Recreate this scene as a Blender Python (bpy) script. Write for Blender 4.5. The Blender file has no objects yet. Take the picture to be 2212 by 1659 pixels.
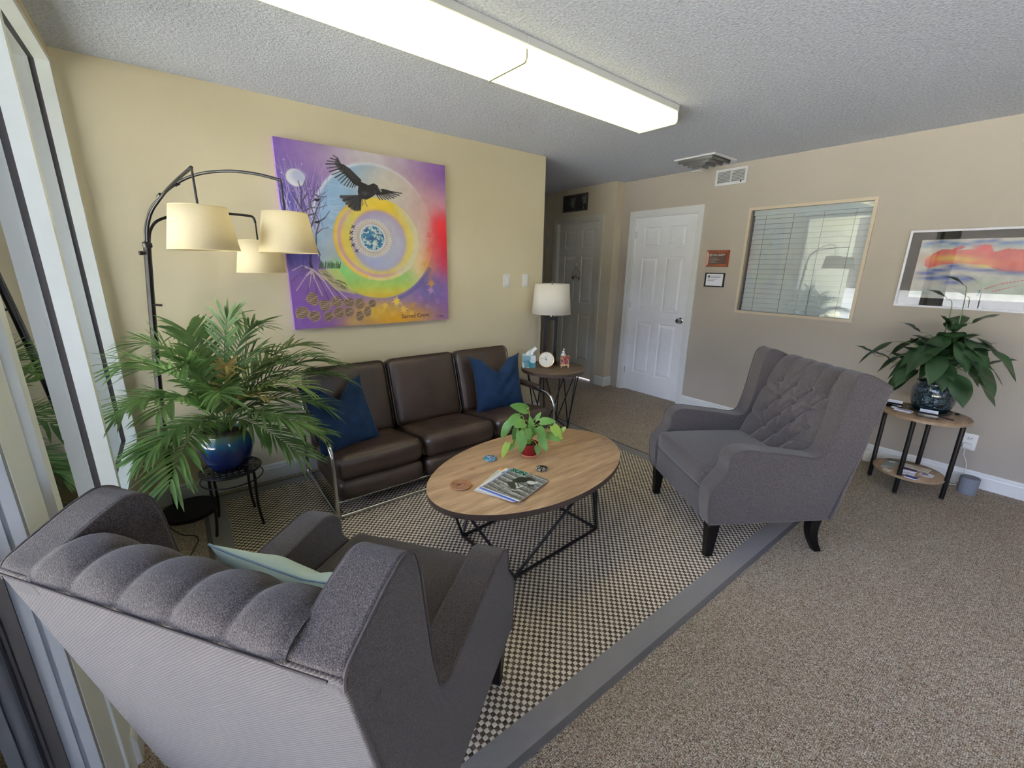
import bpy, math, random
import numpy as np
from mathutils import Vector, Matrix

C = bpy.context.scene.collection
PI = math.pi
random.seed(7)
RNG = np.random.default_rng(7)

# ------------------------------------------------------------------ camera
cam_data = bpy.data.cameras.new('camera')
cam = bpy.data.objects.new('camera', cam_data)
C.objects.link(cam)
bpy.context.scene.camera = cam
cam_data.sensor_width = 36.0
cam_data.lens = 36.0 * 923.45 / 2212.0
cam_data.clip_start = 0.02
cam_data.clip_end = 200
_yaw, _pit, _rol = math.radians(52.06872), math.radians(-15.33178), math.radians(0.87825)
_f = Vector((math.cos(_pit) * math.cos(_yaw), math.cos(_pit) * math.sin(_yaw), math.sin(_pit)))
_r = Vector((math.sin(_yaw), -math.cos(_yaw), 0))
_u = _r.cross(_f)
_r2 = _r * math.cos(_rol) + _u * math.sin(_rol)
_u2 = -_r * math.sin(_rol) + _u * math.cos(_rol)
_m = Matrix((( _r2.x, _u2.x, -_f.x, 0.0), (_r2.y, _u2.y, -_f.y, 0.0), (_r2.z, _u2.z, -_f.z, 1.475), (0, 0, 0, 1)))
cam.matrix_world = _m

# ------------------------------------------------------------------ colour management
sc = bpy.context.scene
sc.view_settings.view_transform = 'Standard'
sc.view_settings.look = 'None'
sc.view_settings.exposure = 0.30
sc.view_settings.gamma = 1.0
sc.view_settings.use_curve_mapping = False
sc.cycles.use_denoising = True
sc.cycles.max_bounces = 8
sc.cycles.diffuse_bounces = 4
sc.cycles.glossy_bounces = 4
sc.cycles.transparent_max_bounces = 16
sc.cycles.transmission_bounces = 6
sc.cycles.sample_clamp_indirect = 8.0
sc.cycles.caustics_reflective = False
sc.cycles.caustics_refractive = False

# ------------------------------------------------------------------ daylight
world = bpy.data.worlds.new('daylight')
sc.world = world
world.use_nodes = True
wn = world.node_tree
wn.nodes.clear()
w_out = wn.nodes.new('ShaderNodeOutputWorld')
w_bg = wn.nodes.new('ShaderNodeBackground')
w_bg.inputs['Color'].default_value = (0.60, 0.70, 1.0, 1)
w_bg.inputs['Strength'].default_value = 11.0
wn.links.new(w_bg.outputs[0], w_out.inputs[0])

sun_d = bpy.data.lights.new('sun', 'SUN')
sun_d.energy = 185.0
sun_d.angle = 0.01
sun_d.color = (1.0, 0.95, 0.86)
sun = bpy.data.objects.new('sun', sun_d)
sun.rotation_euler = (math.radians(18), math.radians(20), 0)
C.objects.link(sun)

def portal(name, loc, rot, sx, sy):
    d = bpy.data.lights.new(name, 'AREA')
    d.shape = 'RECTANGLE'; d.size = sx; d.size_y = sy
    d.cycles.is_portal = True
    o = bpy.data.objects.new(name, d)
    o.location = loc; o.rotation_euler = rot
    C.objects.link(o)
# daylight enters through the storefront glass on the left and behind the camera
portal('storefront_daylight', (-0.47, -0.1, 1.25), (0, -PI / 2, 0), 2.4, 6.5)
portal('rear_window_daylight', (0.6, -3.45, 1.35), (PI / 2, 0, 0), 1.1, 1.9)

# ------------------------------------------------------------------ colour helpers
def s2l(c):
    return c / 12.92 if c <= 0.04045 else ((c + 0.055) / 1.055) ** 2.4
def rgb(r, g, b):
    return (s2l(r / 255.0), s2l(g / 255.0), s2l(b / 255.0))

# ------------------------------------------------------------------ material helpers
MATS = {}
class NT:
    def __init__(s, name):
        s.m = bpy.data.materials.new(name); s.m.use_nodes = True
        s.t = s.m.node_tree; s.b = s.t.nodes['Principled BSDF']; s.out = s.t.nodes['Material Output']
        s.n = s.t.nodes
    def new(s, k, **kw):
        nd = s.n.new(k)
        for a, v in kw.items(): setattr(nd, a, v)
        return nd
    def lk(s, a, b): s.t.links.new(a, b)
    def coord(s, kind='Object', scale=(1, 1, 1), rot=(0, 0, 0)):
        tc = s.new('ShaderNodeTexCoord'); mp = s.new('ShaderNodeMapping')
        mp.inputs['Scale'].default_value = scale; mp.inputs['Rotation'].default_value = rot
        s.lk(tc.outputs[kind], mp.inputs['Vector'])
        return mp.outputs[0]
    def noise(s, vec, scale, detail=2, rough=0.5, out='Fac'):
        n = s.new('ShaderNodeTexNoise'); n.inputs['Scale'].default_value = scale
        n.inputs['Detail'].default_value = detail; n.inputs['Roughness'].default_value = rough
        if vec is not None: s.lk(vec, n.inputs['Vector'])
        return n.outputs[out]
    def voronoi(s, vec, scale, out='Color'):
        n = s.new('ShaderNodeTexVoronoi'); n.inputs['Scale'].default_value = scale
        if vec is not None: s.lk(vec, n.inputs['Vector'])
        return n.outputs[out]
    def wave(s, vec, scale, dist=0.0, direction='X', dscale=1.0, profile='SIN'):
        n = s.new('ShaderNodeTexWave'); n.inputs['Scale'].default_value = scale
        n.inputs['Distortion'].default_value = dist; n.inputs['Detail Scale'].default_value = dscale
        n.bands_direction = direction; n.wave_profile = profile
        if vec is not None: s.lk(vec, n.inputs['Vector'])
        return n.outputs['Fac']
    def ramp(s, fac, stops, interp='LINEAR'):
        r = s.new('ShaderNodeValToRGB'); cr = r.color_ramp; cr.interpolation = interp
        while len(cr.elements) < len(stops): cr.elements.new(0.5)
        for e, (p, c) in zip(cr.elements, stops):
            e.position = p; e.color = (*c, 1) if len(c) == 3 else c
        s.lk(fac, r.inputs[0]); return r.outputs[0]
    def math(s, op, a, b=None):
        n = s.new('ShaderNodeMath', operation=op)
        for i, x in enumerate((a, b)):
            if x is None: continue
            if isinstance(x, (int, float)): n.inputs[i].default_value = x
            else: s.lk(x, n.inputs[i])
        return n.outputs[0]
    def mix(s, fac, a, b, blend='MIX'):
        n = s.new('ShaderNodeMix', data_type='RGBA', blend_type=blend)
        for i, x in ((0, fac), (6, a), (7, b)):
            if isinstance(x, (int, float)): n.inputs[i].default_value = x
            elif isinstance(x, tuple): n.inputs[i].default_value = (*x, 1) if len(x) == 3 else x
            else: s.lk(x, n.inputs[i])
        return n.outputs[2]
    def bump(s, height, strength=0.3, dist=0.01):
        b = s.new('ShaderNodeBump'); b.inputs['Strength'].default_value = strength
        b.inputs['Distance'].default_value = dist
        s.lk(height, b.inputs['Height']); s.lk(b.outputs[0], s.b.inputs['Normal'])
    def col(s, x):
        if isinstance(x, tuple): s.b.inputs['Base Color'].default_value = (*x, 1)
        else: s.lk(x, s.b.inputs['Base Color'])
    def set(s, **kw):
        for k, v in kw.items():
            s.b.inputs[k.replace('_', ' ')].default_value = v
        return s

def plain(name, color, rough=0.5, metal=0.0, spec=0.5, coat=0.0, var=0.06, vscale=8, bump=0.0, bscale=200, sheen=0.0):
    if name in MATS: return MATS[name]
    t = NT(name); co = t.coord()
    n = t.noise(co, vscale, 3)
    c2 = tuple(min(1, x * (1 - var)) for x in color); c3 = tuple(min(1, x * (1 + var)) for x in color)
    t.col(t.ramp(n, [(0.3, c2), (0.7, c3)]))
    t.set(Roughness=rough, Metallic=metal)
    t.b.inputs['Specular IOR Level'].default_value = spec
    t.b.inputs['Coat Weight'].default_value = coat
    t.b.inputs['Sheen Weight'].default_value = sheen
    if bump: t.bump(t.noise(co, bscale, 2), bump, 0.002)
    MATS[name] = t.m
    return t.m

# ------------------------------------------------------------------ mesh helpers
class MB:
    def __init__(s): s.v = []; s.f = []; s.mi = []; s.cols = None
    def add(s, vs, fs, mi=0, M=None):
        k = len(s.v)
        for p in vs:
            p = Vector(p)
            s.v.append(M @ p if M is not None else p)
        for f in fs: s.f.append([k + i for i in f]); s.mi.append(mi)
        return s
    def box(s, lo, hi, mi=0, M=None):
        x0, y0, z0 = lo; x1, y1, z1 = hi
        return s.add([(x0,y0,z0),(x1,y0,z0),(x1,y1,z0),(x0,y1,z0),(x0,y0,z1),(x1,y0,z1),(x1,y1,z1),(x0,y1,z1)],
              [(0,3,2,1),(4,5,6,7),(0,1,5,4),(1,2,6,5),(2,3,7,6),(3,0,4,7)], mi, M)
    def tube(s, pts, r, n=10, closed=False, cap=True, mi=0, M=None, sq=1.0):
        pts = [Vector(p) for p in pts]; N = len(pts)
        rs = r if isinstance(r, (list, tuple)) else [r] * N
        T = []
        for i in range(N):
            a = pts[i - 1] if (i > 0 or closed) else pts[i]
            b = pts[(i + 1) % N] if (i < N - 1 or closed) else pts[i]
            T.append((b - a).normalized())
        ref = Vector((0, 0, 1)) if abs(T[0].z) < 0.9 else Vector((1, 0, 0))
        nx = T[0].cross(ref).normalized()
        vs = []
        for i in range(N):
            nx = (nx - T[i] * nx.dot(T[i]))
            nx = nx.normalized() if nx.length > 1e-6 else T[i].orthogonal().normalized()
            ny = T[i].cross(nx)
            for k in range(n):
                a = 2 * PI * k / n
                vs.append(pts[i] + nx * math.cos(a) * rs[i] + ny * math.sin(a) * rs[i] * sq)
        fs = []
        L = N if closed else N - 1
        for i in range(L):
            j = (i + 1) % N
            for k in range(n):
                k2 = (k + 1) % n
                fs.append((i * n + k, i * n + k2, j * n + k2, j * n + k))
        if cap and not closed:
            fs.append(tuple(range(n))[::-1]); fs.append(tuple((N - 1) * n + k for k in range(n)))
        return s.add(vs, fs, mi, M)
    def lathe(s, prof, n=32, c=(0, 0, 0), mi=0, M=None, cap0=True, cap1=True):
        vs = []; fs = []; P = len(prof)
        for (r, z) in prof:
            for k in range(n):
                a = 2 * PI * k / n; vs.append((c[0] + r * math.cos(a), c[1] + r * math.sin(a), c[2] + z))
        for i in range(P - 1):
            for k in range(n):
                k2 = (k + 1) % n; fs.append((i*n+k, i*n+k2, (i+1)*n+k2, (i+1)*n+k))
        if cap0: fs.append(tuple(range(n))[::-1])
        if cap1: fs.append(tuple((P-1)*n+k for k in range(n)))
        return s.add(vs, fs, mi, M)
    def prism(s, poly, t0, t1, M=None, mi=0):
        # poly in local (x, y), extruded along local z from t0 to t1
        n = len(poly)
        vs = [(a, b, t0) for a, b in poly] + [(a, b, t1) for a, b in poly]
        fs = [tuple(range(n))[::-1], tuple(range(n, 2 * n))]
        for i in range(n):
            j = (i + 1) % n; fs.append((i, j, n + j, n + i))
        return s.add(vs, fs, mi, M)
    def grid(s, P, mi=0, M=None, cu=False, cv=False):
        nu = len(P); nv = len(P[0])
        vs = [p for row in P for p in row]; fs = []
        for i in range(nu if cu else nu - 1):
            for j in range(nv if cv else nv - 1):
                i2 = (i + 1) % nu; j2 = (j + 1) % nv
                fs.append((i*nv+j, i2*nv+j, i2*nv+j2, i*nv+j2))
        return s.add(vs, fs, mi, M)
    def rbox(s, c, half, r, bulge=(0, 0, 0), seg=4, mid=8, mi=0, M=None, warp=None):
        hx = half; pos = []
        for a in range(3):
            h = hx[a]; rr = min(r, h * 0.999)
            l = [-h + rr * (1 - math.cos(PI / 2 * k / seg)) for k in range(seg)]
            m = [-h + rr + (2 * h - 2 * rr) * k / mid for k in range(mid + 1)]
            l2 = [-x for x in l[::-1]]
            pos.append(l + m + l2)
        idx = {}; vs = []; fs = []
        def vert(p):
            k = tuple(round(q, 6) for q in p)
            if k in idx: return idx[k]
            inner = [max(-hx[i] + min(r, hx[i]*0.999), min(hx[i] - min(r, hx[i]*0.999), p[i])) for i in range(3)]
            d = Vector([p[i] - inner[i] for i in range(3)])
            if d.length > 1e-9:
                d.normalize(); q = Vector(inner) + d * min(r, min(hx) * 0.999 if r > min(hx) else r)
            else: q = Vector(p)
            q = Vector([q[i] for i in range(3)])
            u = [max(0, 1 - (p[i] / hx[i]) ** 2) for i in range(3)]
            for a in range(3):
                b, c2 = (a + 1) % 3, (a + 2) % 3
                if bulge[a]: q[a] += (p[a] / hx[a]) * bulge[a] * (u[b] * u[c2]) ** 0.6
            q = q + Vector(c)
            if warp: q = Vector(warp(q))
            idx[k] = len(vs); vs.append(q); return idx[k]
        for a in range(3):
            b, c2 = (a + 1) % 3, (a + 2) % 3
            for sg in (-1, 1):
                for i in range(len(pos[b]) - 1):
                    for j in range(len(pos[c2]) - 1):
                        q = []
                        for (ii, jj) in ((i, j), (i+1, j), (i+1, j+1), (i, j+1)):
                            p = [0, 0, 0]; p[a] = sg * hx[a]; p[b] = pos[b][ii]; p[c2] = pos[c2][jj]
                            q.append(vert(p))
                        if sg < 0: q = q[::-1]
                        fs.append(tuple(q))
        return s.add(vs, fs, mi, M)
    def build(s, name, mats, parent=None, smooth=True, angle=40, bevel=0, bseg=2, loc=None, solid=0):
        me = bpy.data.meshes.new(name)
        me.from_pydata([tuple(p) for p in s.v], [], s.f)
        if not isinstance(mats, (list, tuple)): mats = [mats]
        for m in mats: me.materials.append(m)
        if len(mats) > 1: me.polygons.foreach_set('material_index', s.mi)
        me.update()
        if smooth:
            me.shade_smooth()
            me.set_sharp_from_angle(angle=math.radians(angle))
        o = bpy.data.objects.new(name, me); C.objects.link(o)
        if parent is not None: o.parent = parent
        if loc is not None: o.location = loc
        if solid:
            md = o.modifiers.new('thickness', 'SOLIDIFY'); md.thickness = solid; md.offset = 0
        if bevel:
            md = o.modifiers.new('rounding', 'BEVEL'); md.width = bevel; md.segments = bseg; md.limit_method = 'ANGLE'
            md.angle_limit = math.radians(35)
            md.harden_normals = False
        return o

def thing(name, label, cat, loc=(0, 0, 0), rz=0.0, group=None):
    o = bpy.data.objects.new(name, None); C.objects.link(o)
    o.empty_display_size = 0.05
    o.location = loc; o.rotation_euler = (0, 0, rz)
    o['label'] = label; o['category'] = cat
    if group: o['group'] = group
    return o
def tag(o, label, cat, group=None):
    o['label'] = label; o['category'] = cat
    if group: o['group'] = group
    return o
def struct(o):
    o['kind'] = 'structure'; return o
def dup(root, loc, rz, label, group=None):
    r = root.copy(); C.objects.link(r); r.location = loc; r.rotation_euler = (0, 0, rz); r['label'] = label
    if group: r['group'] = group
    def kids(src, dst):
        for ch in list(src.children):
            c = ch.copy(); C.objects.link(c); c.parent = dst; kids(ch, c)
    kids(root, r)
    return r
def place(o, parent):
    o.parent = parent; return o

def bez(p0, p1, p2, p3, n):
    out = []
    for i in range(n + 1):
        t = i / n; a = (1-t)**3; b = 3*t*(1-t)**2; c = 3*t*t*(1-t); d = t**3
        out.append(Vector(p0)*a + Vector(p1)*b + Vector(p2)*c + Vector(p3)*d)
    return out
def fillet(pts, r, n=6, closed=False):
    pts = [Vector(p) for p in pts]; out = []; N = len(pts)
    for i in range(N):
        if not closed and i in (0, N - 1): out.append(pts[i]); continue
        a, b, c = pts[i - 1], pts[i], pts[(i + 1) % N]
        rr = r[i] if isinstance(r, (list, tuple)) else r
        rr = min(rr, (a - b).length * 0.45, (c - b).length * 0.45)
        if rr < 1e-5: out.append(b); continue
        s = b + (a - b).normalized() * rr; e = b + (c - b).normalized() * rr
        for k in range(n + 1):
            t = k / n; out.append(s * (1-t)**2 + b * 2*t*(1-t) + e * t*t)
    return out
def ell(cx, cy, a, b, n=48, th=0):
    out = []
    for k in range(n):
        t = 2 * PI * k / n; x = a * math.cos(t); y = b * math.sin(t)
        out.append((cx + x * math.cos(th) - y * math.sin(th), cy + x * math.sin(th) + y * math.cos(th)))
    return out

def letters(name, text, size, M, mat, parent, depth=0.0004, align='LEFT'):
    cu = bpy.data.curves.new(name, 'FONT'); cu.body = text; cu.size = size; cu.extrude = depth
    cu.align_x = align; cu.resolution_u = 3
    cu.materials.append(mat)
    tmp = bpy.data.objects.new(name, cu); C.objects.link(tmp)
    me = bpy.data.meshes.new_from_object(tmp)
    bpy.data.objects.remove(tmp); bpy.data.curves.remove(cu)
    me.name = name
    if not me.materials: me.materials.append(mat)
    o = bpy.data.objects.new(name, me); C.objects.link(o); o.parent = parent
    o.matrix_local = M
    return o

# a flat picture painted onto a fine grid as per-vertex colour
class Art:
    def __init__(s, w, h, asp=1.0):
        s.w, s.h = w, h
        u = (np.arange(w) + 0.0) / (w - 1); v = (np.arange(h) + 0.0) / (h - 1)
        s.U, s.V = np.meshgrid(u, v); s.asp = asp
        s.X = s.U * asp; s.Y = s.V
        s.img = np.zeros((h, w, 3))
        r = np.random.default_rng(3)
        s.nz = {}
    def noise(s, sc, seed=0):
        k = (sc, seed)
        if k not in s.nz:
            r = np.random.default_rng(seed); g = r.random((sc + 2, int(sc * s.asp) + 3))
            x = s.U * (sc * s.asp); y = s.V * sc
            xi = x.astype(int); yi = y.astype(int); fx = x - xi; fy = y - yi
            fx = fx*fx*(3-2*fx); fy = fy*fy*(3-2*fy)
            s.nz[k] = (g[yi, xi]*(1-fx)*(1-fy) + g[yi, xi+1]*fx*(1-fy) + g[yi+1, xi]*(1-fx)*fy + g[yi+1, xi+1]*fx*fy)
        return s.nz[k]
    def fill(s, c): s.img[:] = np.array(c, float)
    def mix(s, mask, c):
        m = np.clip(mask, 0, 1)[..., None]; s.img = s.img * (1 - m) + np.array(c, float) * m
    def ss(s, x, a, b):
        t = np.clip((x - a) / (b - a), 0, 1); return t * t * (3 - 2 * t)
    def disc(s, cx, cy, rx, ry, c, al=1.0, soft=0.01):
        d = np.sqrt(((s.X - cx) / rx) ** 2 + ((s.Y - cy) / ry) ** 2)
        s.mix(al * (1 - s.ss(d, 1 - soft / rx, 1 + soft / rx)), c)
    def blob(s, cx, cy, rx, ry, c, al=1.0, th=0):
        dx = s.X - cx; dy = s.Y - cy
        x = dx * math.cos(th) + dy * math.sin(th); y = -dx * math.sin(th) + dy * math.cos(th)
        s.mix(al * np.exp(-((x / rx) ** 2 + (y / ry) ** 2)), c)
    def ring(s, cx, cy, rx, ry, w, c, al=1.0, a0=None, a1=None):
        d = np.sqrt(((s.X - cx) / rx) ** 2 + ((s.Y - cy) / ry) ** 2)
        m = np.exp(-((d - 1) * rx / w) ** 2)
        if a0 is not None:
            an = np.degrees(np.arctan2(s.Y - cy, s.X - cx)) % 360
            m = m * (((an - a0) % 360) <= ((a1 - a0) % 360))
        s.mix(al * m, c)
    def line(s, pts, w, c, al=1.0, taper=False):
        L = len(pts) - 1
        best = np.full(s.X.shape, 9.0)
        for i in range(L):
            (x0, y0), (x1, y1) = pts[i], pts[i + 1]
            wi = w * (1 - 0.75 * (i + 0.5) / L) if taper else w
            lo = (min(x0, x1) - 4*wi - .01, min(y0, y1) - 4*wi - .01); hi = (max(x0, x1) + 4*wi + .01, max(y0, y1) + 4*wi + .01)
            ix0 = max(0, int(lo[0] / s.asp * (s.w-1))); ix1 = min(s.w, int(hi[0] / s.asp * (s.w-1)) + 2)
            iy0 = max(0, int(lo[1] * (s.h-1))); iy1 = min(s.h, int(hi[1] * (s.h-1)) + 2)
            if ix1 <= ix0 or iy1 <= iy0: continue
            X = s.X[iy0:iy1, ix0:ix1]; Y = s.Y[iy0:iy1, ix0:ix1]
            dx, dy = x1 - x0, y1 - y0; l2 = dx*dx + dy*dy + 1e-12
            t = np.clip(((X-x0)*dx + (Y-y0)*dy) / l2, 0, 1)
            d = np.hypot(X - x0 - t*dx, Y - y0 - t*dy) / wi
            best[iy0:iy1, ix0:ix1] = np.minimum(best[iy0:iy1, ix0:ix1], d)
        s.mix(al * (1 - s.ss(best, 0.45, 1.1)), c)
    def poly(s, pts, c, al=1.0):
        ins = np.zeros(s.X.shape, bool); n = len(pts)
        for i in range(n):
            x0, y0 = pts[i]; x1, y1 = pts[(i + 1) % n]
            if y0 == y1: continue
            cond = ((s.Y >= min(y0, y1)) & (s.Y < max(y0, y1)))
            ins ^= cond & (s.X < x0 + (s.Y - y0) * (x1 - x0) / (y1 - y0))
        s.mix(al * ins, c)
    def mesh(s, name, O, DU, DV, mat, parent, relief=0.0):
        O, DU, DV = np.array(O, float), np.array(DU, float), np.array(DV, float)
        P = O + s.U[..., None] * DU + s.V[..., None] * DV
        co = P.reshape(-1, 3); w, h = s.w, s.h
        idx = np.arange(w * h).reshape(h, w)
        F = np.stack([idx[:-1, :-1], idx[:-1, 1:], idx[1:, 1:], idx[1:, :-1]], -1).reshape(-1, 4)
        me = bpy.data.meshes.new(name)
        me.vertices.add(len(co)); me.vertices.foreach_set('co', co.ravel())
        me.loops.add(F.size); me.loops.foreach_set('vertex_index', F.ravel().astype(np.int32))
        me.polygons.add(len(F)); me.polygons.foreach_set('loop_start', np.arange(0, F.size, 4, dtype=np.int32))
        me.update(calc_edges=True)
        a = me.color_attributes.new('paint', 'FLOAT_COLOR', 'POINT')
        lin = np.clip(s.img, 0, 1); lin = np.where(lin <= 0.04045, lin / 12.92, ((lin + 0.055) / 1.055) ** 2.4)
        rgba = np.concatenate([lin.reshape(-1, 3), np.ones((w * h, 1))], 1)
        a.data.foreach_set('color', rgba.ravel().astype(np.float32))
        me.materials.append(mat)
        o = bpy.data.objects.new(name, me); C.objects.link(o)
        if parent is not None: o.parent = parent
        return o

def paint_mat(name, rough=0.55, spec=0.3, bump=0.0):
    if name in MATS: return MATS[name]
    t = NT(name); a = t.new('ShaderNodeVertexColor'); a.layer_name = 'paint'
    t.lk(a.outputs[0], t.b.inputs['Base Color']); t.set(Roughness=rough)
    t.b.inputs['Specular IOR Level'].default_value = spec
    if bump: t.bump(t.noise(t.coord(), 250, 2), bump, 0.001)
    MATS[name] = t.m
    return t.m
# ================================================================== MATERIALS OF THE ROOM
def wall_mat(name, color):
    t = NT(name); co = t.coord()
    n = t.noise(co, 1.3, 3)
    t.col(t.ramp(n, [(0.3, tuple(x * 0.96 for x in color)), (0.7, tuple(min(1, x * 1.03) for x in color))]))
    t.set(Roughness=0.62); t.b.inputs['Specular IOR Level'].default_value = 0.3
    t.bump(t.noise(co, 160, 3), 0.12, 0.002)
    return t.m
M_WALL = wall_mat('beige_wall_paint', rgb(222, 210, 177))
M_WALL2 = wall_mat('taupe_wall_paint', rgb(174, 165, 152))
M_WALL3 = wall_mat('hall_wall_paint', rgb(204, 192, 168))
M_WALLX = wall_mat('outside_stucco', rgb(232, 228, 190))
M_WHITE = plain('white_trim_paint', rgb(226, 226, 222), 0.4, var=0.02)
M_DOOR = plain('white_door_paint', rgb(238, 238, 238), 0.42, var=0.02)
M_DOORG = plain('grey_door_paint', rgb(224, 221, 210), 0.45, var=0.02)
M_FRAME = plain('pale_aluminium_frame_paint', rgb(248, 252, 246), 0.35, var=0.03)
M_ALU = plain('grey_anodised_aluminium', rgb(176, 180, 184), 0.35, metal=0.3, var=0.05)
M_BLACK = plain('black_rubber_gasket', rgb(34, 31, 34), 0.6, var=0.1)
M_DARKMETAL = plain('black_powder_coated_metal', rgb(24, 22, 24), 0.42, metal=0.3, var=0.1)
M_CHROME = plain('polished_chrome', (0.56, 0.56, 0.57), 0.14, metal=1.0, var=0.01)
M_STEEL = plain('brushed_steel', (0.5, 0.5, 0.5), 0.25, metal=1.0, var=0.05)
M_VOID = plain('dark_recess', rgb(18, 18, 20), 0.9)
M_WHITEPL = plain('white_plastic', rgb(235, 234, 228), 0.35, var=0.01)

def ceiling_mat():
    t = NT('popcorn_ceiling'); co = t.coord()
    n1 = t.noise(co, 75, 4, 0.7); n2 = t.noise(co, 26, 2)
    h = t.math('ADD', t.math('MULTIPLY', n1, 1.0), t.math('MULTIPLY', n2, 0.35))
    t.col(t.ramp(n1, [(0.35, rgb(208, 212, 226)), (0.62, rgb(238, 242, 252))]))
    t.set(Roughness=0.9); t.b.inputs['Specular IOR Level'].default_value = 0.1
    t.bump(h, 0.9, 0.012); return t.m
M_CEIL = ceiling_mat()

def carpet_mat():
    t = NT('tweed_loop_carpet'); co = t.coord()
    row = t.wave(t.coord(rot=(0, 0, math.radians(0))), 55, 2.5, 'Y', 3.0)
    loops = t.voronoi(co, 300, 'Distance'); cell = t.voronoi(co, 300, 'Color')
    sep = t.new('ShaderNodeSeparateColor'); t.lk(cell, sep.inputs[0])
    spk = t.ramp(sep.outputs[0], [(0.0, rgb(116, 102, 86)), (0.14, rgb(170, 155, 134)), (0.42, rgb(204, 188, 164)), (0.66, rgb(226, 213, 190)), (0.82, rgb(244, 236, 220)), (0.955, rgb(180, 124, 96)), (1.0, rgb(160, 96, 76))], 'CONSTANT')
    big = t.noise(co, 2.2, 3)
    c = t.mix(t.math('MULTIPLY', row, 0.28), spk, rgb(104, 90, 74))
    c = t.mix(t.math('MULTIPLY', big, 0.35), c, rgb(140, 122, 100))
    t.col(c); t.set(Roughness=0.95); t.b.inputs['Specular IOR Level'].default_value = 0.08
    h = t.math('SUBTRACT', t.math('MULTIPLY', row, 0.5), loops)
    t.bump(h, 0.9, 0.006); return t.m
M_CARPET = carpet_mat()

def rug_mat():
    # flat-woven outdoor rug: light and dark basket-weave squares with a plain grey border
    t = NT('basket_weave_rug'); tc = t.new('ShaderNodeTexCoord'); sp = t.new('ShaderNodeSeparateXYZ')
    t.lk(tc.outputs['Object'], sp.inputs[0]); x, y = sp.outputs[0], sp.outputs[1]
    s = 0.0159
    wob = t.noise(tc.outputs['Object'], 40, 1)
    xs = t.math('ADD', t.math('DIVIDE', x, s), t.math('MULTIPLY', wob, 0.18)); ys = t.math('ADD', t.math('DIVIDE', y, s), t.math('MULTIPLY', wob, 0.18))
    par = t.math('ABSOLUTE', t.math('MODULO', t.math('ADD', t.math('FLOOR', xs), t.math('FLOOR', ys)), 2.0))
    fx = t.math('FRACT', xs); fy = t.math('FRACT', ys)
    # pillow height of every square
    def hill(f): return t.math('MULTIPLY', t.math('MULTIPLY', f, t.math('SUBTRACT', 1.0, f)), 4.0)
    hh = t.math('POWER', t.math('MULTIPLY', hill(fx), hill(fy)), 0.35)
    strip = t.math('ABSOLUTE', t.math('SUBTRACT', t.math('FRACT', t.math('MULTIPLY', fx, 4.0)), 0.5))
    light = t.mix(t.math('MULTIPLY', strip, 0.8), rgb(232, 222, 204), rgb(180, 168, 150))
    nz = t.noise(tc.outputs['Object'], 60, 2)
    dark = t.ramp(nz, [(0.35, rgb(74, 62, 52)), (0.6, rgb(108, 94, 80)), (0.75, rgb(134, 118, 100))])
    cc = t.mix(par, dark, light)
    gap = t.math('LESS_THAN', hh, 0.38)
    cc = t.mix(t.math('MULTIPLY', gap, 0.55), cc, rgb(60, 50, 42))
    # border mask: inside half extents 1.475 x 1.205, border 0.115
    bx = t.math('GREATER_THAN', t.math('ABSOLUTE', x), 1.475 - 0.115); by = t.math('GREATER_THAN', t.math('ABSOLUTE', y), 1.205 - 0.112)
    bm = t.math('MAXIMUM', bx, by)
    w1 = t.wave(t.coord(), 130, 0.6, 'X'); w2 = t.wave(t.coord(), 130, 0.6, 'Y')
    bb = t.math('MULTIPLY', t.math('ADD', w1, w2), 0.5)
    bn = t.noise(tc.outputs['Object'], 350, 1)
    bc = t.mix(t.math('MULTIPLY', bn, 0.5), t.ramp(bb, [(0.2, rgb(104, 100, 100)), (0.55, rgb(158, 153, 150)), (0.9, rgb(206, 203, 200))]), rgb(136, 131, 130))
    ex = t.math('GREATER_THAN', t.math('ABSOLUTE', x), 1.475 - 0.022); ey = t.math('GREATER_THAN', t.math('ABSOLUTE', y), 1.205 - 0.022)
    bc = t.mix(t.math('MULTIPLY', t.math('MAXIMUM', ex, ey), 0.7), bc, rgb(86, 82, 84))
    t.col(t.mix(bm, cc, bc)); t.set(Roughness=0.85); t.b.inputs['Specular IOR Level'].default_value = 0.15
    hmix = t.mix(bm, hh, bb)
    t.bump(hmix, 0.6, 0.003); return t.m
M_RUG = rug_mat()

def glass_mat(name, tint=(0.9, 0.95, 0.95), refl=1.0):
    # thin architectural glass: clear straight through with a Fresnel reflection
    t = NT(name); t.n.remove(t.b)
    tr = t.new('ShaderNodeBsdfTransparent'); tr.inputs[0].default_value = (*tint, 1)
    gl = t.new('ShaderNodeBsdfGlossy'); gl.inputs['Roughness'].default_value = 0.005; gl.inputs['Color'].default_value = (1, 1, 1, 1)
    fr = t.new('ShaderNodeFresnel'); fr.inputs['IOR'].default_value = 1.52
    mx = t.new('ShaderNodeMixShader')
    t.lk(t.math('MINIMUM', t.math('MULTIPLY', fr.outputs[0], refl), 1.0), mx.inputs[0])
    t.lk(tr.outputs[0], mx.inputs[1]); t.lk(gl.outputs[0], mx.inputs[2]); t.lk(mx.outputs[0], t.out.inputs[0])
    return t.m
M_GLASS = glass_mat('storefront_glass', (0.94, 0.95, 0.95), 1.3)
M_GLASSF = glass_mat('picture_glass', (0.97, 0.97, 0.97), 0.9)
M_GLASSW = glass_mat('office_window_glass', (0.96, 0.97, 0.97), 1.0)

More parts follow.
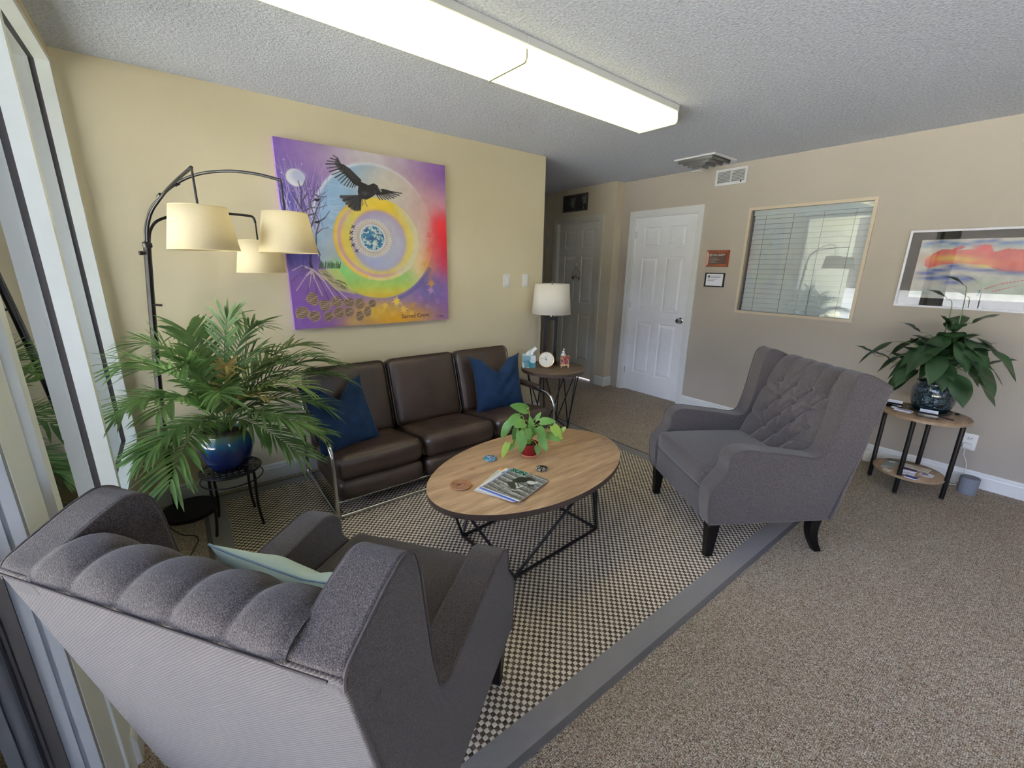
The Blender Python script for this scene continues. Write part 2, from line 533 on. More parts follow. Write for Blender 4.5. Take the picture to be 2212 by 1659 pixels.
def concrete():
    t = NT('broom_finished_concrete'); co = t.coord()
    n = t.noise(co, 45, 5, 0.65); n2 = t.noise(co, 1.2, 2)
    c = t.ramp(n, [(0.3, rgb(140, 140, 134)), (0.7, rgb(205, 203, 194))])
    t.col(t.mix(t.math('MULTIPLY', n2, 0.3), c, rgb(120, 122, 120))); t.set(Roughness=0.9)
    t.bump(n, 0.5, 0.01); return t.m
M_CONC = concrete()

# ================================================================== THE ROOM
H = 2.44; XB = 4.34; XF = -0.31
# floor, ceiling
struct(MB().box((-0.42, -3.42, -0.12), (4.35, 4.82, 0.0)).box((4.35, 2.3, -0.12), (4.6, 3.5, 0.0)).build('floor', M_CARPET, smooth=False))
struct(MB().box((-0.42, -3.42, H), (6.2, 4.9, H + 0.12)).build('ceiling', M_CEIL, smooth=False))
# wall behind the sofa
struct(MB().box((-0.30, 3.2, 0), (2.845, 3.32, H)).build('wall_left', M_WALL, smooth=False))
# wall with the white door and the office window
def wall_with_holes(mb, x0, x1, y0, y1, z1, holes):
    ys = sorted({y0, y1, *[h[0] for h in holes], *[h[1] for h in holes]})
    for a, b in zip(ys[:-1], ys[1:]):
        hs = [h for h in holes if h[0] <= a + 1e-6 and h[1] >= b - 1e-6]
        if not hs: mb.box((x0, a, 0), (x1, b, z1)); continue
        h = hs[0]
        if h[2] > 0: mb.box((x0, a, 0), (x1, b, h[2]))
        if h[3] < z1: mb.box((x0, a, h[3]), (x1, b, z1))
mb = MB(); wall_with_holes(mb, XB, XB + 0.12, -3.42, 3.49, H, [(2.515, 3.305, 0, 2.05), (1.08, 2.008, 1.088, 2.018)])
struct(mb.build('wall_back', M_WALL2, smooth=False))
mb = MB(); wall_with_holes(mb, 4.21, XB + 0.12, 3.49, 4.82, H, [(3.705, 4.46, 0, 2.045)])
struct(mb.build('wall_hall', M_WALL3, smooth=False))
struct(MB().box((1.3, 4.70, 0), (4.21, 4.82, H)).box((1.2, 3.32, 0), (1.3, 4.82, H)).build('wall_hall_end', M_WALL2, smooth=False))
# low wall and header of the storefront side, and the corner behind the camera
struct(MB().box((-0.42, 1.42, 0), (-0.305, 3.2, 0.44)).box((-0.42, -3.42, 2.395), (-0.30, 3.2, H)).box((-0.42, 3.2, 0), (-0.30, 3.32, H)).build('wall_front', M_WALL, smooth=False))
mb = MB()
mb.box((-0.42, -3.42, 0), (0.1, -3.3, H)).box((1.1, -3.42, 0), (4.34, -3.3, H)).box((0.1, -3.42, 0), (1.1, -3.3, 0.45)).box((0.1, -3.42, 2.25), (1.1, -3.3, H))
struct(mb.build('wall_right', M_WALL2, smooth=False))

# baseboards
def baseboard(name, pts, hgt=0.115, t=0.014, white=M_WHITE):
    mb = MB()
    for (a, b, nrm) in pts:
        a = Vector((*a, 0)); b = Vector((*b, 0)); n = Vector((*nrm, 0))
        prof = [(0, 0), (t, 0), (t, hgt * 0.72), (t * 0.75, hgt * 0.80), (t * 0.8, hgt * 0.88), (t * 0.35, hgt * 0.97), (0, hgt)]
        vs = []
        for p in (a, b):
            for (o, z) in prof: vs.append(p + n * o + Vector((0, 0, z)))
        k = len(prof); fs = [tuple(range(k)), tuple(range(k, 2 * k))[::-1]] + [(i, (i + 1) % k, k + (i + 1) % k, k + i) for i in range(k)]
        mb.add(vs, fs)
    o = mb.build(name, white, smooth=False); return struct(o)
baseboard('baseboard_left', [((-0.30, 3.2), (2.845, 3.2), (0, -1)), ((2.845, 3.186), (2.845, 3.334), (1, 0))])
baseboard('baseboard_back', [((XB, -3.3), (XB, 2.46), (-1, 0))])
baseboard('baseboard_hall', [((4.21, 3.49), (4.21, 3.635), (-1, 0)), ((4.196, 3.49), (4.34, 3.49), (0, -1)), ((1.3, 4.70), (4.21, 4.70), (0, -1))], 0.12)
baseboard('baseboard_front', [((-0.305, 1.43), (-0.305, 3.2), (1, 0))])

# ------------------------------------------------------------------ doors
def door_slab(mb, y0, y1, z0, z1, x, t=0.035):
    w = y1 - y0
    st = 0.115 * w / 0.78; ms = 0.10 * w / 0.78; pw = (w - 2 * st - ms) / 2
    zs = [(0.235, 0.86), (1.0, 1.60), (1.70, 1.925)]
    ys = [(st, st + pw), (st + pw + ms, w - st)]
    yc = sorted({0, w, *[a for p in ys for a in p]}); zc = sorted({0, z1 - z0, *[a for p in zs for a in p]})
    for i in range(len(yc) - 1):
        for j in range(len(zc) - 1):
            a, b, c, d = yc[i], yc[i+1], zc[j], zc[j+1]
            def R(ins, dx): return [(x + dx, y0 + a + ins, z0 + c + ins), (x + dx, y0 + b - ins, z0 + c + ins), (x + dx, y0 + b - ins, z0 + d - ins), (x + dx, y0 + a + ins, z0 + d - ins)]
            if (a, b) in ys and (c, d) in zs:
                rings = [R(0, 0), R(0.006, 0.009), R(0.016, 0.009), R(0.042, 0.0015)]
                vs = [p for r in rings for p in r]; fs = []
                for k in range(3):
                    for q in range(4):
                        q2 = (q + 1) % 4; fs.append((k*4+q, k*4+q2, (k+1)*4+q2, (k+1)*4+q))
                fs.append((12, 13, 14, 15)); mb.add(vs, fs)
            else: mb.add(R(0, 0), [(0, 1, 2, 3)])
    mb.add([(x, y0, z0), (x, y1, z0), (x, y1, z1), (x, y0, z1), (x + t, y0, z0), (x + t, y1, z0), (x + t, y1, z1), (x + t, y0, z1)],
           [(0, 4, 5, 1), (1, 5, 6, 2), (2, 6, 7, 3), (3, 7, 4, 0), (4, 7, 6, 5)])
def casing(mb, y0, y1, zt, x, w, t=0.017):
    # moulded casing in three stepped bands round an opening y0..y1, top zt, standing proud towards -x
    for (a, b, d) in ((0.0, w * 0.22, t * 0.6), (w * 0.22, w * 0.62, t * 0.8), (w * 0.62, w, t)):
        mb.box((x - d, y0 - b, 0), (x, y0 - a, zt + b)).box((x - d, y1 + a, 0), (x, y1 + b, zt + b)).box((x - d, y0 - a, zt + a), (x, y1 + a, zt + b))
mb = MB(); door_slab(mb, 2.535, 3.285, 0.004, 2.032, XB + 0.028)
d1 = struct(mb.build('door_1', M_DOOR, smooth=False))
mb = MB(); casing(mb, 2.52, 3.30, 2.045, XB, 0.062)
mb.box((XB, 2.515, 0), (XB + 0.12, 2.533, 2.045)).box((XB, 3.287, 0), (XB + 0.12, 3.305, 2.045)).box((XB, 2.515, 2.034), (XB + 0.12, 3.305, 2.05))
mb.build('door_frame', M_WHITE, d1, smooth=False)
mb = MB(); Mk = Matrix.Translation((XB + 0.028, 2.60, 0.93)) @ Matrix.Rotation(-PI / 2, 4, 'Y')
mb.lathe([(0.033, 0), (0.033, 0.004), (0.028, 0.009), (0.011, 0.012), (0.011, 0.03), (0.022, 0.036), (0.028, 0.046), (0.0285, 0.056), (0.024, 0.064), (0.008, 0.067)], 28, M=Mk)
mb.build('door_knob', M_STEEL, d1)
mb = MB()
for z in (0.25, 1.05, 1.85): mb.tube([(XB + 0.02, 3.288, z - 0.04), (XB + 0.02, 3.288, z + 0.04)], 0.006, 8)
mb.build('hinge', M_STEEL, d1)
mb = MB(); door_slab(mb, 3.715, 4.448, 0.022, 2.03, 4.255)
d2 = struct(mb.build('door_2', M_DOORG, smooth=False))
mb = MB(); casing(mb, 3.71, 4.455, 2.04, 4.21, 0.062)
mb.box((4.21, 3.700, 0), (4.33, 3.713, 2.04)).box((4.21, 4.451, 0), (4.33, 4.462, 2.04)).box((4.21, 3.70, 2.032), (4.33, 4.462, 2.045))
mb.build('door_frame', plain('cream_trim_paint', rgb(205, 200, 184), 0.45, var=0.02), d2, smooth=False)
# bright sill outside the hall door
struct(MB().box((4.351, 3.5, -0.1), (6.2, 4.8, -0.004)).build('trim_1', M_WHITE, smooth=False))

# ------------------------------------------------------------------ office window in the back wall with a blind
w2 = struct(MB().box((XB + 0.03, 1.08, 1.088), (XB + 0.034, 2.008, 2.018)).build('window_2', M_GLASSW, smooth=False))
mb = MB()
def ringbox(mb, x0, x1, y0, y1, z0, z1, w):
    mb.box((x0, y0 - w, z0 - w), (x1, y0, z1 + w)).box((x0, y1, z0 - w), (x1, y1 + w, z1 + w)).box((x0, y0, z0 - w), (x1, y1, z0)).box((x0, y0, z1), (x1, y1, z1 + w))
ringbox(mb, XB - 0.008, XB, 1.092, 1.998, 1.099, 2.008, 0.024)
ringbox(mb, XB - 0.003, XB + 0.03, 1.092, 1.998, 1.099, 2.008, 0.012)
mb.build('window_frame', plain('taupe_wood_trim', rgb(196, 182, 158), 0.5, var=0.04), w2, smooth=False)
wb = thing('window_blind', 'white horizontal slat blind closed behind the office window glass', 'blind', (XB + 0.085, 1.545, 1.09))
mb = MB()
M_SLAT = plain('white_blind_slat', rgb(222, 228, 226), 0.5, var=0.02)
for k in range(20):
    z = 0.02 + 0.0445 * k
    mb.prism([(-.0215, -.008), (0, -.004), (.0215, .002), (.0215, .0045), (0, -.0015), (-.0215, -.0055)], -0.435, 0.452,
             Matrix.Translation((0, 0, z)) @ Matrix.Rotation(math.radians(0), 4, 'X') @ Matrix(((0, 1, 0, 0), (0, 0, 1, 0), (1.0, 0.0, 0, 0), (0, 0, 0, 1))))
mb.build('slats', M_SLAT, wb, angle=30)
MB().box((-0.03, -0.45, 0.875), (0.03, 0.453, 0.928)).build('headrail', M_SLAT, wb, smooth=False)
for y in (-0.33, -0.11, 0.12, 0.35):
    MB().tube([(-0.012, y, 0.01), (-0.012, y, 0.88)], 0.0016, 5).build('ladder_cord', plain('cord_grey', rgb(150, 158, 160), 0.7), wb)
mb = MB().box((4.46, 0.6, 0), (6.2, 0.7, H)).box((4.46, 2.3, 0), (6.2, 2.4, H)).box((4.46, 0.6, -0.1), (6.2, 2.4, 0.0)).box((6.1, 0.6, 0.0), (6.2, 2.4, H))
struct(mb.build('wall_office', M_WALL2, smooth=False))

# ------------------------------------------------------------------ storefront glazing (window_1), door leaf (door_3)
def member(mb, mg, lo, hi):
    # aluminium member split by the black gasket at the glass line
    (y0, z0), (y1, z1) = lo, hi
    mb.box((-0.35, y0, z0), (-0.30, y1, z1)); mb.box((-0.42, y0, z0), (-0.374, y1, z1)); mg.box((-0.374, y0 + 0.002, z0 + 0.002), (-0.35, y1 - 0.002, z1 - 0.002))
g = MB().box((-0.364, 1.41, 0.46), (-0.360, 3.17, 2.38)); w1 = struct(g.build('window_1', M_GLASS, smooth=False))
mb, mg = MB(), MB()
member(mb, mg, (3.168, 0.44), (3.2, 2.395)); member(mb, mg, (2.232, 0.475), (2.28, 2.368)); member(mb, mg, (1.385, 0.44), (1.43, 2.395))
member(mb, mg, (1.43, 0.44), (3.168, 0.476)); member(mb, mg, (1.43, 2.368), (3.168, 2.395))
mb.build('window_frame', M_FRAME, w1, smooth=False); mg.build('gasket', M_BLACK, w1, smooth=False)
struct(MB().box((-0.392, 1.205, 0), (-0.308, 1.345, 2.395)).box((-0.373, 1.3451, 0), (-0.3025, 1.95, 0.455)).build('trim_2', M_FRAME, smooth=False, bevel=0.003))
struct(MB().box((-0.40, 1.345, 0), (-0.33, 1.385, 2.395)).build('trim_3', plain('bronze_channel', rgb(112, 98, 80), 0.5), smooth=False))
d3 = struct(MB().box((-0.3780, -0.02, 0.06), (-0.3740, 1.2, 2.29)).build('door_3', M_GLASS, smooth=False))
MB().box((-0.3565, 1.190, 0), (-0.336, 1.205, 2.395)).box((-0.336, 1.197, 0), (-0.328, 1.205, 2.395)).box((-0.328, 1.188, 0), (-0.309, 1.205, 2.395)).box((-0.394, -0.06, 0.0), (-0.32, 1.184, 0.07)).box((-0.40, -0.06, 2.28), (-0.32, 1.19, 2.395)).box((-0.40, -0.06, 0), (-0.32, -0.02, 2.3)).build('door_frame', M_ALU, d3, smooth=False)
MB().box((-0.3765, 1.186, 0), (-0.3565, 1.205, 2.3)).build('gasket', M_BLACK, d3, smooth=False)
MB().box((-0.392, 1.184, 0), (-0.3785, 1.205, 2.3)).build('glazing_stop', M_FRAME, d3, smooth=False)
struct(MB().box((-0.42, -0.12, 0), (-0.30, -0.07, 2.395)).build('trim_4', M_ALU, smooth=False))
w3 = struct(MB().box((-0.364, -3.25, 0.06), (-0.360, -0.13, 2.38)).build('window_3', M_GLASS, smooth=False))
mb, mg = MB(), MB()
for y in (-3.3, -2.25, -1.18): member(mb, mg, (y, 0.0), (y + 0.05, 2.395))
member(mb, mg, (-3.25, 0.0), (-0.12, 0.06)); member(mb, mg, (-3.25, 2.35), (-0.12, 2.395))
mb.build('window_frame', M_FRAME, w3, smooth=False); mg.build('gasket', M_BLACK, w3, smooth=False)
w4 = struct(MB().box((0.1, -3.362, 0.45), (1.1, -3.358, 2.25)).build('window_4', M_GLASS, smooth=False))
mb = MB()
for x in (0.1, 0.575, 1.05): mb.box((x, -3.40, 0.45), (x + 0.05, -3.32, 2.25))
mb.box((0.1, -3.40, 0.45), (1.1, -3.32, 0.5)).box((0.1, -3.40, 2.2), (1.1, -3.32, 2.25))
mb.build('window_frame', M_FRAME, w4, smooth=False)

# ------------------------------------------------------------------ outside
o = MB().box((-60, -80, -0.25), (4.2, 60, -0.13)).build('sidewalk', M_CONC, smooth=False); struct(o)
o = MB().box((-1.0, -8, 2.62), (-0.42, 8, 2.72)).box((-3.3, 2.5, 2.62), (-1.0, 8, 2.72)).box((-0.42, -5.0, 2.62), (5.5, -3.42, 2.72)).build('shading_overhang', M_WALLX, smooth=False); struct(o)  # unseen overhang, extended to keep sun off the wing wall and rear window
mb = MB().box((-3.2, 3.2, -0.13), (-0.42, 3.32, 2.62))
o = mb.build('outer_wing_wall', M_WALLX, smooth=False); struct(o)
mb = MB()
def groove(a, b, w=0.006):
    a = Vector((a[0], 3.199, a[1])); b = Vector((b[0], 3.199, b[1])); d = (b - a).normalized(); n = Vector((-d.z, 0, d.x)) * w / 2
    mb.add([a - n, b - n, b + n, a + n, a - n + Vector((0, -0.002, 0)), b - n + Vector((0, -0.002, 0)), b + n + Vector((0, -0.002, 0)), a + n + Vector((0, -0.002, 0))],
           [(4, 5, 6, 7), (0, 1, 5, 4), (1, 2, 6, 5), (2, 3, 7, 6), (3, 0, 4, 7)])
GROOVES = [((-0.62, 1.34), (-0.42, 1.26)), ((-0.66, 1.13), (-0.42, 1.03)), ((-0.60, 0.87), (-0.42, 0.80)), ((-0.56, 0.62), (-0.42, 0.57)), ((-0.56, 0.62), (-0.60, 0.87)), ((-0.53, 0.36), (-0.42, 0.32)), ((-0.53, 0.36), (-0.56, 0.62)), ((-0.51, 0.12), (-0.53, 0.36)), ((-0.51, 0.12), (-0.42, 0.09))]
for a, b in GROOVES: groove(a, b)
mb.build('siding_seam', M_VOID, o, smooth=False)
struct(MB().box((-1.3, -0.4, -0.13), (-0.42, 1.7, -0.02)).build('added_dark_slab', plain('darkened_ground', rgb(62, 62, 60), 0.95, var=0.5, vscale=70, bump=0.5, bscale=60), smooth=False))  # added slab, kept dark so the door glass shows the room's reflection
o = MB().box((-50, -80, -0.13), (-46, 60, 10.0)).build('far_building', plain('far_building_brick', rgb(44, 40, 36), 0.8), smooth=False); struct(o)
# ================================================================== RUG
rug = MB().rbox((0, 0, 0.003), (1.475, 1.205, 0.003), 0.003, seg=2, mid=6).build('area_rug', M_RUG, loc=(1.415, 1.928, 0.0005))
tag(rug, 'large flat woven rug in light and dark checks with a plain grey border', 'rug')

# ================================================================== WING CHAIRS
def tweed(name, dark, mid, light, twill=False):
    t = NT(name); co = t.coord()
    n = t.noise(co, 520, 2, 0.6); n2 = t.noise(co, 5, 2); v = t.voronoi(co, 430, 'Distance')
    if twill:
        w = t.wave(t.coord(rot=(math.radians(38), 0, 0)), 62, 0.5, 'Z', 8); w2 = t.wave(t.coord(rot=(math.radians(-52), 0, 0)), 95, 0.5, 'Z', 8)
        h = t.math('ADD', t.math('ADD', t.math('MULTIPLY', w, 0.26), t.math('MULTIPLY', w2, 0.10)), t.math('MULTIPLY', n, 0.68))
    else:
        h = t.math('ADD', t.math('MULTIPLY', n, 0.95), t.math('MULTIPLY', t.math('SUBTRACT', 0.5, v), 0.35))
    c = t.ramp(h, [(0.24, dark), (0.52, mid), (0.86, light)])
    t.col(t.mix(t.math('MULTIPLY', n2, 0.14), c, dark))
    t.set(Roughness=0.95); t.b.inputs['Specular IOR Level'].default_value = 0.12
    t.b.inputs['Sheen Weight'].default_value = 0.25; t.b.inputs['Sheen Roughness'].default_value = 0.5
    t.bump(h, 0.5, 0.003); return t.m
M_TWEED = tweed('grey_tweed_fabric', rgb(46, 42, 43), rgb(81, 75, 75), rgb(126, 119, 118))
M_TWILL = tweed('grey_twill_fabric', rgb(46, 42, 43), rgb(81, 75, 75), rgb(126, 119, 118), True)
M_PIPE = plain('grey_tweed_piping', rgb(74, 68, 68), 0.95, var=0.15, vscale=120)
M_LEG = plain('black_stained_wood_leg', rgb(12, 9, 9), 0.4, spec=0.25, var=0.2)

def chair_profile():
    pts = [(.384,.205), (.402,.31), (.404,.405), (.362,.455), (.322,.508), (.325,.565), (.300,.604), (.245,.621), (.0,.588), (-.130,.566), (-.175,.585), (-.205,.70), (-.236,.93), (-.252,.985), (-.290,1.004), (-.35,.985), (-.452,.936), (-.458,.91), (-.27,.205)]
    r = [0, .06, .04, .05, .04, .035, .03, .04, .1, .03, .04, .05, .04, .03, .03, .05, .012, .012, 0]
    P = fillet([(a, b, 0) for a, b in pts], r, 5)
    out = []
    for p in P:
        if not out or (out[-1] - p).length > 0.0015: out.append(p)
    return [(p.x, p.y) for p in out]
PROF = chair_profile()
def make_chair(label, loc, rz, group):
    t = thing('wing_chair', label, 'armchair', loc, rz, group)
    # side panels: arm and wing in one upholstered piece each
    Mx = Matrix(((1, 0, 0, 0), (0, 0, 1, 0), (0, 1, 0, 0), (0, 0, 0, 1)))     # (u, z, v) -> (x, y, z)
    for sg in (-1, 1):
        a, b = (0.268, 0.37) if sg > 0 else (-0.37, -0.268)
        mb = MB().prism(PROF, a, b, Mx)
        mb.build('side_panel', M_TWEED, t, bevel=0.010, bseg=4, angle=50)
        mp = MB()
        v = 0.3685 * sg
        mp.tube([(p[0] * 0.994, v, p[1] - 0.002) for p in PROF[:-2]], 0.0032, 6)
        mp.tube([(p[0] * 0.994 - 0.003, 0.272 * sg, p[1] - 0.004) for p in PROF[8:-8]], 0.0028, 6)
        mp.build('piping', M_PIPE, t)
    # outer back
    mb = MB()
    def bk(z): return -0.305 - (z - 0.205) * (0.153 / 0.705)
    mb.rbox((0, 0, 0.5655), (0.006, 0.3695, 0.3605), 0.0055, (0.003, 0, 0), 4, 8, warp=lambda q: (q.x + bk(q.z) + 0.008, q.y, q.z))
    mb.box((-0.297, -0.30, 0.203), (0.375, 0.30, 0.215))
    mb.build('outer_back', M_TWILL, t)
    MB().tube([(bk(0.93) - 0.006, -0.355 + 0.71 * k / 20, 0.931) for k in range(21)], 0.0022, 6).build('back_seam', plain('dark_seam_thread', rgb(52, 46, 48), 0.95), t)
    # tufted inner back rolling over the top
    cl = [(-.13, .37), (-.185, .50), (-.245, .66), (-.300, .80), (-.336, .89), (-.360, .930), (-.388, .950), (-.418, .952), (-.446, .943), (-.460, .925)]
    cp = fillet([(a, 0, b) for a, b in cl], 0.04, 4)
    seg = [0.0]
    for a, b in zip(cp[:-1], cp[1:]): seg.append(seg[-1] + (b - a).length)
    Ltot = seg[-1]
    def curve(s):
        s = max(0, min(Ltot - 1e-6, s))
        for i in range(len(seg) - 1):
            if seg[i + 1] >= s:
                f = (s - seg[i]) / (seg[i + 1] - seg[i] + 1e-9); p = cp[i].lerp(cp[i + 1], f); d = (cp[i + 1] - cp[i]).normalized()
                return p, Vector((d.z, 0, -d.x))
    rows = [0.490, 0.395, 0.300, 0.205]; pit = 0.112
    btn = []
    for k, s in enumerate(rows):
        vs = [-1.5, -.5, .5, 1.5] if k % 2 == 0 else [-1, 0, 1]
        btn.append([(v * pit, s) for v in vs])
    segs = []
    for k in range(3):
        for (v, s) in btn[k]:
            for (v2, s2) in btn[k + 1]:
                if abs(v - v2) < pit * 0.6: segs.append((v, s, v2, s2, 1.0 if v2 < v else 0.38))
    for v, s in btn[0]: segs.append((v, s, v, Ltot + 0.05, 1.15))
    for v, s in btn[3]: segs.append((v, s, v - 0.5 * pit, s - 0.09, 0.9)); segs.append((v - 0.5 * pit, s - 0.09, v - 0.5 * pit, -0.05, 0.5))
    for k in (1, 3):
        for sg in (-1, 1): segs.append((sg * pit, rows[k], sg * 0.30, rows[k] + (0.045), 0.6))
    nb = [(v, s) for r_ in btn for v, s in r_]
    NU, NV = 120, 92
    S, V = np.meshgrid(np.linspace(0, Ltot, NU), np.linspace(-0.278, 0.278, NV), indexing='ij')
    d = np.zeros_like(S)
    fold = np.zeros_like(S)
    for (v0, s0, v1, s1, w) in segs:
        dv, ds = v1 - v0, s1 - s0; l2 = dv * dv + ds * ds
        tt = np.clip(((V - v0) * dv + (S - s0) * ds) / l2, 0, 1)
        dist = np.hypot(V - v0 - tt * dv, S - s0 - tt * ds)
        fold = np.maximum(fold, w * (0.013 * np.exp(-(dist / 0.0075) ** 2) + 0.016 * np.exp(-(dist / 0.026) ** 2)))
    fold = fold * (1 - 0.42 * np.clip((S - 0.51) / 0.06, 0, 1))
    dim = np.zeros_like(S)
    for (v0, s0) in nb:
        dist = np.hypot(V - v0, S - s0); dim = np.maximum(dim, 0.038 * np.exp(-(dist / 0.018) ** 2) + 0.010 * np.exp(-(dist / 0.05) ** 2))
    edge = 0.022 * np.exp(-((0.278 - np.abs(V)) / 0.018) ** 2)
    disp = 0.036 - np.maximum(fold, dim) - edge
    ends = np.clip((Ltot - S) / 0.10, 0, 1); disp = disp * (0.30 + 0.70 * ends) * (1 - 0.25 * np.clip((S - 0.48) / 0.1, 0, 1))
    P = []
    for i in range(NU):
        p, n = curve(S[i, 0]); P.append([(p.x + n.x * disp[i, j], V[i, j], p.z + n.z * disp[i, j]) for j in range(NV)])
    br = MB().grid(P).build('backrest', M_TWEED, t, angle=80)
    for (v, s) in nb:
        p, n = curve(s); q = p + n * 0.001
        Mb = Matrix.Translation((q.x, v, q.z)) @ n.to_track_quat('Z', 'Y').to_matrix().to_4x4()
        MB().lathe([(0.0001, 0.007), (0.005, 0.0062), (0.009, 0.003), (0.010, 0.0)], 14, M=Mb, cap0=False).build('button', M_TWEED, br)
    # seat cushion and front rail
    MB().rbox((0.120, 0, 0.418), (0.280, 0.268, 0.056), 0.030, (0.006, 0, 0.026), 4, 12).build('seat_cushion', M_TWEED, t, angle=80)
    MB().rbox((0.225, 0, 0.286), (0.165, 0.272, 0.078), 0.012, seg=3, mid=4).build('front_rail', M_TWEED, t)
    for sg in (-1, 1):
        mb = MB()
        P = []
        for k in range(6):
            z = 0.206 * (1 - k / 5) + 0.006 * (k / 5); w = 0.030 - 0.011 * k / 5; x = 0.340
            P.append([(x - w, sg * 0.325 - w, z), (x + w, sg * 0.325 - w, z), (x + w, sg * 0.325 + w, z), (x - w, sg * 0.325 + w, z)])
        mb.grid(P, cv=True); k = len(mb.v); mb.f.append([k-4, k-3, k-2, k-1]); mb.mi.append(0); mb.f.append([3, 2, 1, 0]); mb.mi.append(0)
        mb.build('leg', M_LEG, t, smooth=False, bevel=0.003)
        mb = MB(); P = []
        for k in range(9):
            f = k / 8; z = 0.206 * (1 - f) + 0.0; w = 0.029 - 0.009 * f; x = -0.235 + 0.012 * math.sin(f * PI) - 0.05 * f * f
            P.append([(x - w, sg * 0.325 - w * .9, z), (x + w, sg * 0.325 - w * .9, z), (x + w, sg * 0.325 + w * .9, z), (x - w, sg * 0.325 + w * .9, z)])
        mb.grid(P, cv=True); k = len(mb.v); mb.f.append([k-4, k-3, k-2, k-1]); mb.mi.append(0); mb.f.append([3, 2, 1, 0]); mb.mi.append(0)
        mb.build('leg', M_LEG, t, smooth=False, bevel=0.003)
    return t
chair = make_chair('grey tweed wing chair with tufted back facing the room beside the plant table', (2.501, 0.996, 0.007), math.radians(147.79), 'grey tufted wing chairs')
dup(chair, (0.256, 1.059, 0.007), 0.6235, 'grey tweed wing chair seen from behind with a mint pillow inside', 'grey tufted wing chairs')

# ================================================================== PILLOWS
def velvet(name, c):
    t = NT(name); co = t.coord(); n = t.noise(co, 14, 4, 0.6)
    t.col(t.ramp(n, [(0.3, tuple(x * 0.62 for x in c)), (0.72, c)]))
    t.set(Roughness=0.75); t.b.inputs['Sheen Weight'].default_value = 0.35; t.b.inputs['Sheen Roughness'].default_value = 0.35
    t.b.inputs['Sheen Tint'].default_value = (0.35, 0.45, 0.6, 1)
    t.b.inputs['Specular IOR Level'].default_value = 0.1
    t.bump(t.noise(co, 300, 2), 0.2, 0.001); return t.m
M_NAVY = velvet('navy_velvet', rgb(30, 52, 84))
M_MINT = plain('mint_cotton', rgb(196, 216, 204), 0.85, var=0.04, bump=0.2)
def pillow(name, w, h, t, M, mat, pipe, chop=0.0, n=34, seed=1, wr=0.004):
    rg = np.random.default_rng(seed); ph = rg.random((6, 3)) * 6.28; fr = rg.random((6, 2)) * 9 + 3
    def shape(a, b, sg):
        x = a * w / 2 * (1 - 0.07 * (1 - b * b)); y = b * h / 2 * (1 - 0.07 * (1 - a * a))
        cor = (abs(a) * abs(b)) ** 6
        x += math.copysign(0.018 * cor, a); y += math.copysign(0.022 * cor, b)
        th = t / 2 * max(0, (1 - a ** 2) * (1 - b ** 2)) ** 0.42
        if chop:
            g = math.exp(-(a / 0.42) ** 2) if b > -0.2 else 0
            k = max(0, (b + 0.2) / 1.2)
            y -= chop * (1 - min(1, abs(a) / 0.62)) * k ** 2
            th *= 1 + 0.25 * k * (abs(a) - 0.3)
            th *= (1 - 0.35 * math.exp(-(a / 0.16) ** 2) * k)
        wv = sum(math.sin(fr[i, 0] * a + fr[i, 1] * b * (1 if i % 2 else -1) + ph[i, 0]) for i in range(6)) * wr * (1 - a * a) * (1 - b * b)
        return (x, y, sg * (th + wv * (1 if sg > 0 else 0.6)))
    mb = MB()
    for sg in (1, -1):
        P = []
        for i in range(n + 1):
            a = math.sin((i / n - .5) * PI); P.append([shape(a, math.sin((j / n - .5) * PI), sg) for j in range(n + 1)])
        if sg < 0: P = [r[::-1] for r in P]
        mb.grid(P, M=M)
    o = mb.build(name, mat, None, angle=70)
    e = [shape(math.sin((i / n - .5) * PI), -1, 1) for i in range(n)] + [shape(1, math.sin((i / n - .5) * PI), 1) for i in range(n)] + [shape(math.sin((.5 - i / n) * PI), 1, 1) for i in range(n)] + [shape(-1, math.sin((.5 - i / n) * PI), 1) for i in range(n)]
    MB().tube([M @ Vector(p) for p in e], 0.0026, 6, closed=True).build('piping', pipe, o)
    return o
def frame_m(loc, xdir, ydir):
    x = Vector(xdir).normalized(); y = Vector(ydir); y = (y - x * y.dot(x)).normalized(); z = x.cross(y)
    return Matrix(((x.x, y.x, z.x, loc[0]), (x.y, y.y, z.y, loc[1]), (x.z, y.z, z.z, loc[2]), (0, 0, 0, 1)))
p = pillow('throw_pillow', 0.44, 0.44, 0.16, frame_m((2.02, 2.78, 0.535), (1, -0.12, -0.02), (-0.02, 0.34, 1)), M_NAVY, plain('navy_piping', rgb(18, 34, 62), 0.8), 0.125, seed=2)
tag(p, 'navy velvet pillow with chopped top on the sofa end nearest the side lamp', 'pillow', 'navy velvet pillows on the sofa')
p = pillow('throw_pillow', 0.42, 0.44, 0.16, frame_m((0.735, 2.715, 0.545), (0.93, 0.30, -0.05), (-0.15, 0.40, 0.8)), M_NAVY, MATS['navy_piping'], 0.12, seed=5)
tag(p, 'navy velvet pillow slumped against the sofa arm next to the palm', 'pillow', 'navy velvet pillows on the sofa')
cth, sth = math.cos(0.6235), math.sin(0.6235)
def chl(u, v, z): return (0.256 + u * cth - v * sth, 1.059 + u * sth + v * cth, z)
lu = Vector((cth, sth, 0)); lv = Vector((-sth, cth, 0))
p = pillow('throw_pillow', 0.40, 0.38, 0.13, frame_m(chl(-0.165, -0.085, 0.694), tuple(-lv), tuple(-lu * 0.42 + Vector((0, 0, 1)))), M_MINT, plain('pale_blue_piping', rgb(150, 178, 196), 0.8), 0.02, seed=9, wr=0.006)
tag(p, 'pale mint green pillow with blue edge leaning inside the nearest wing chair', 'pillow')

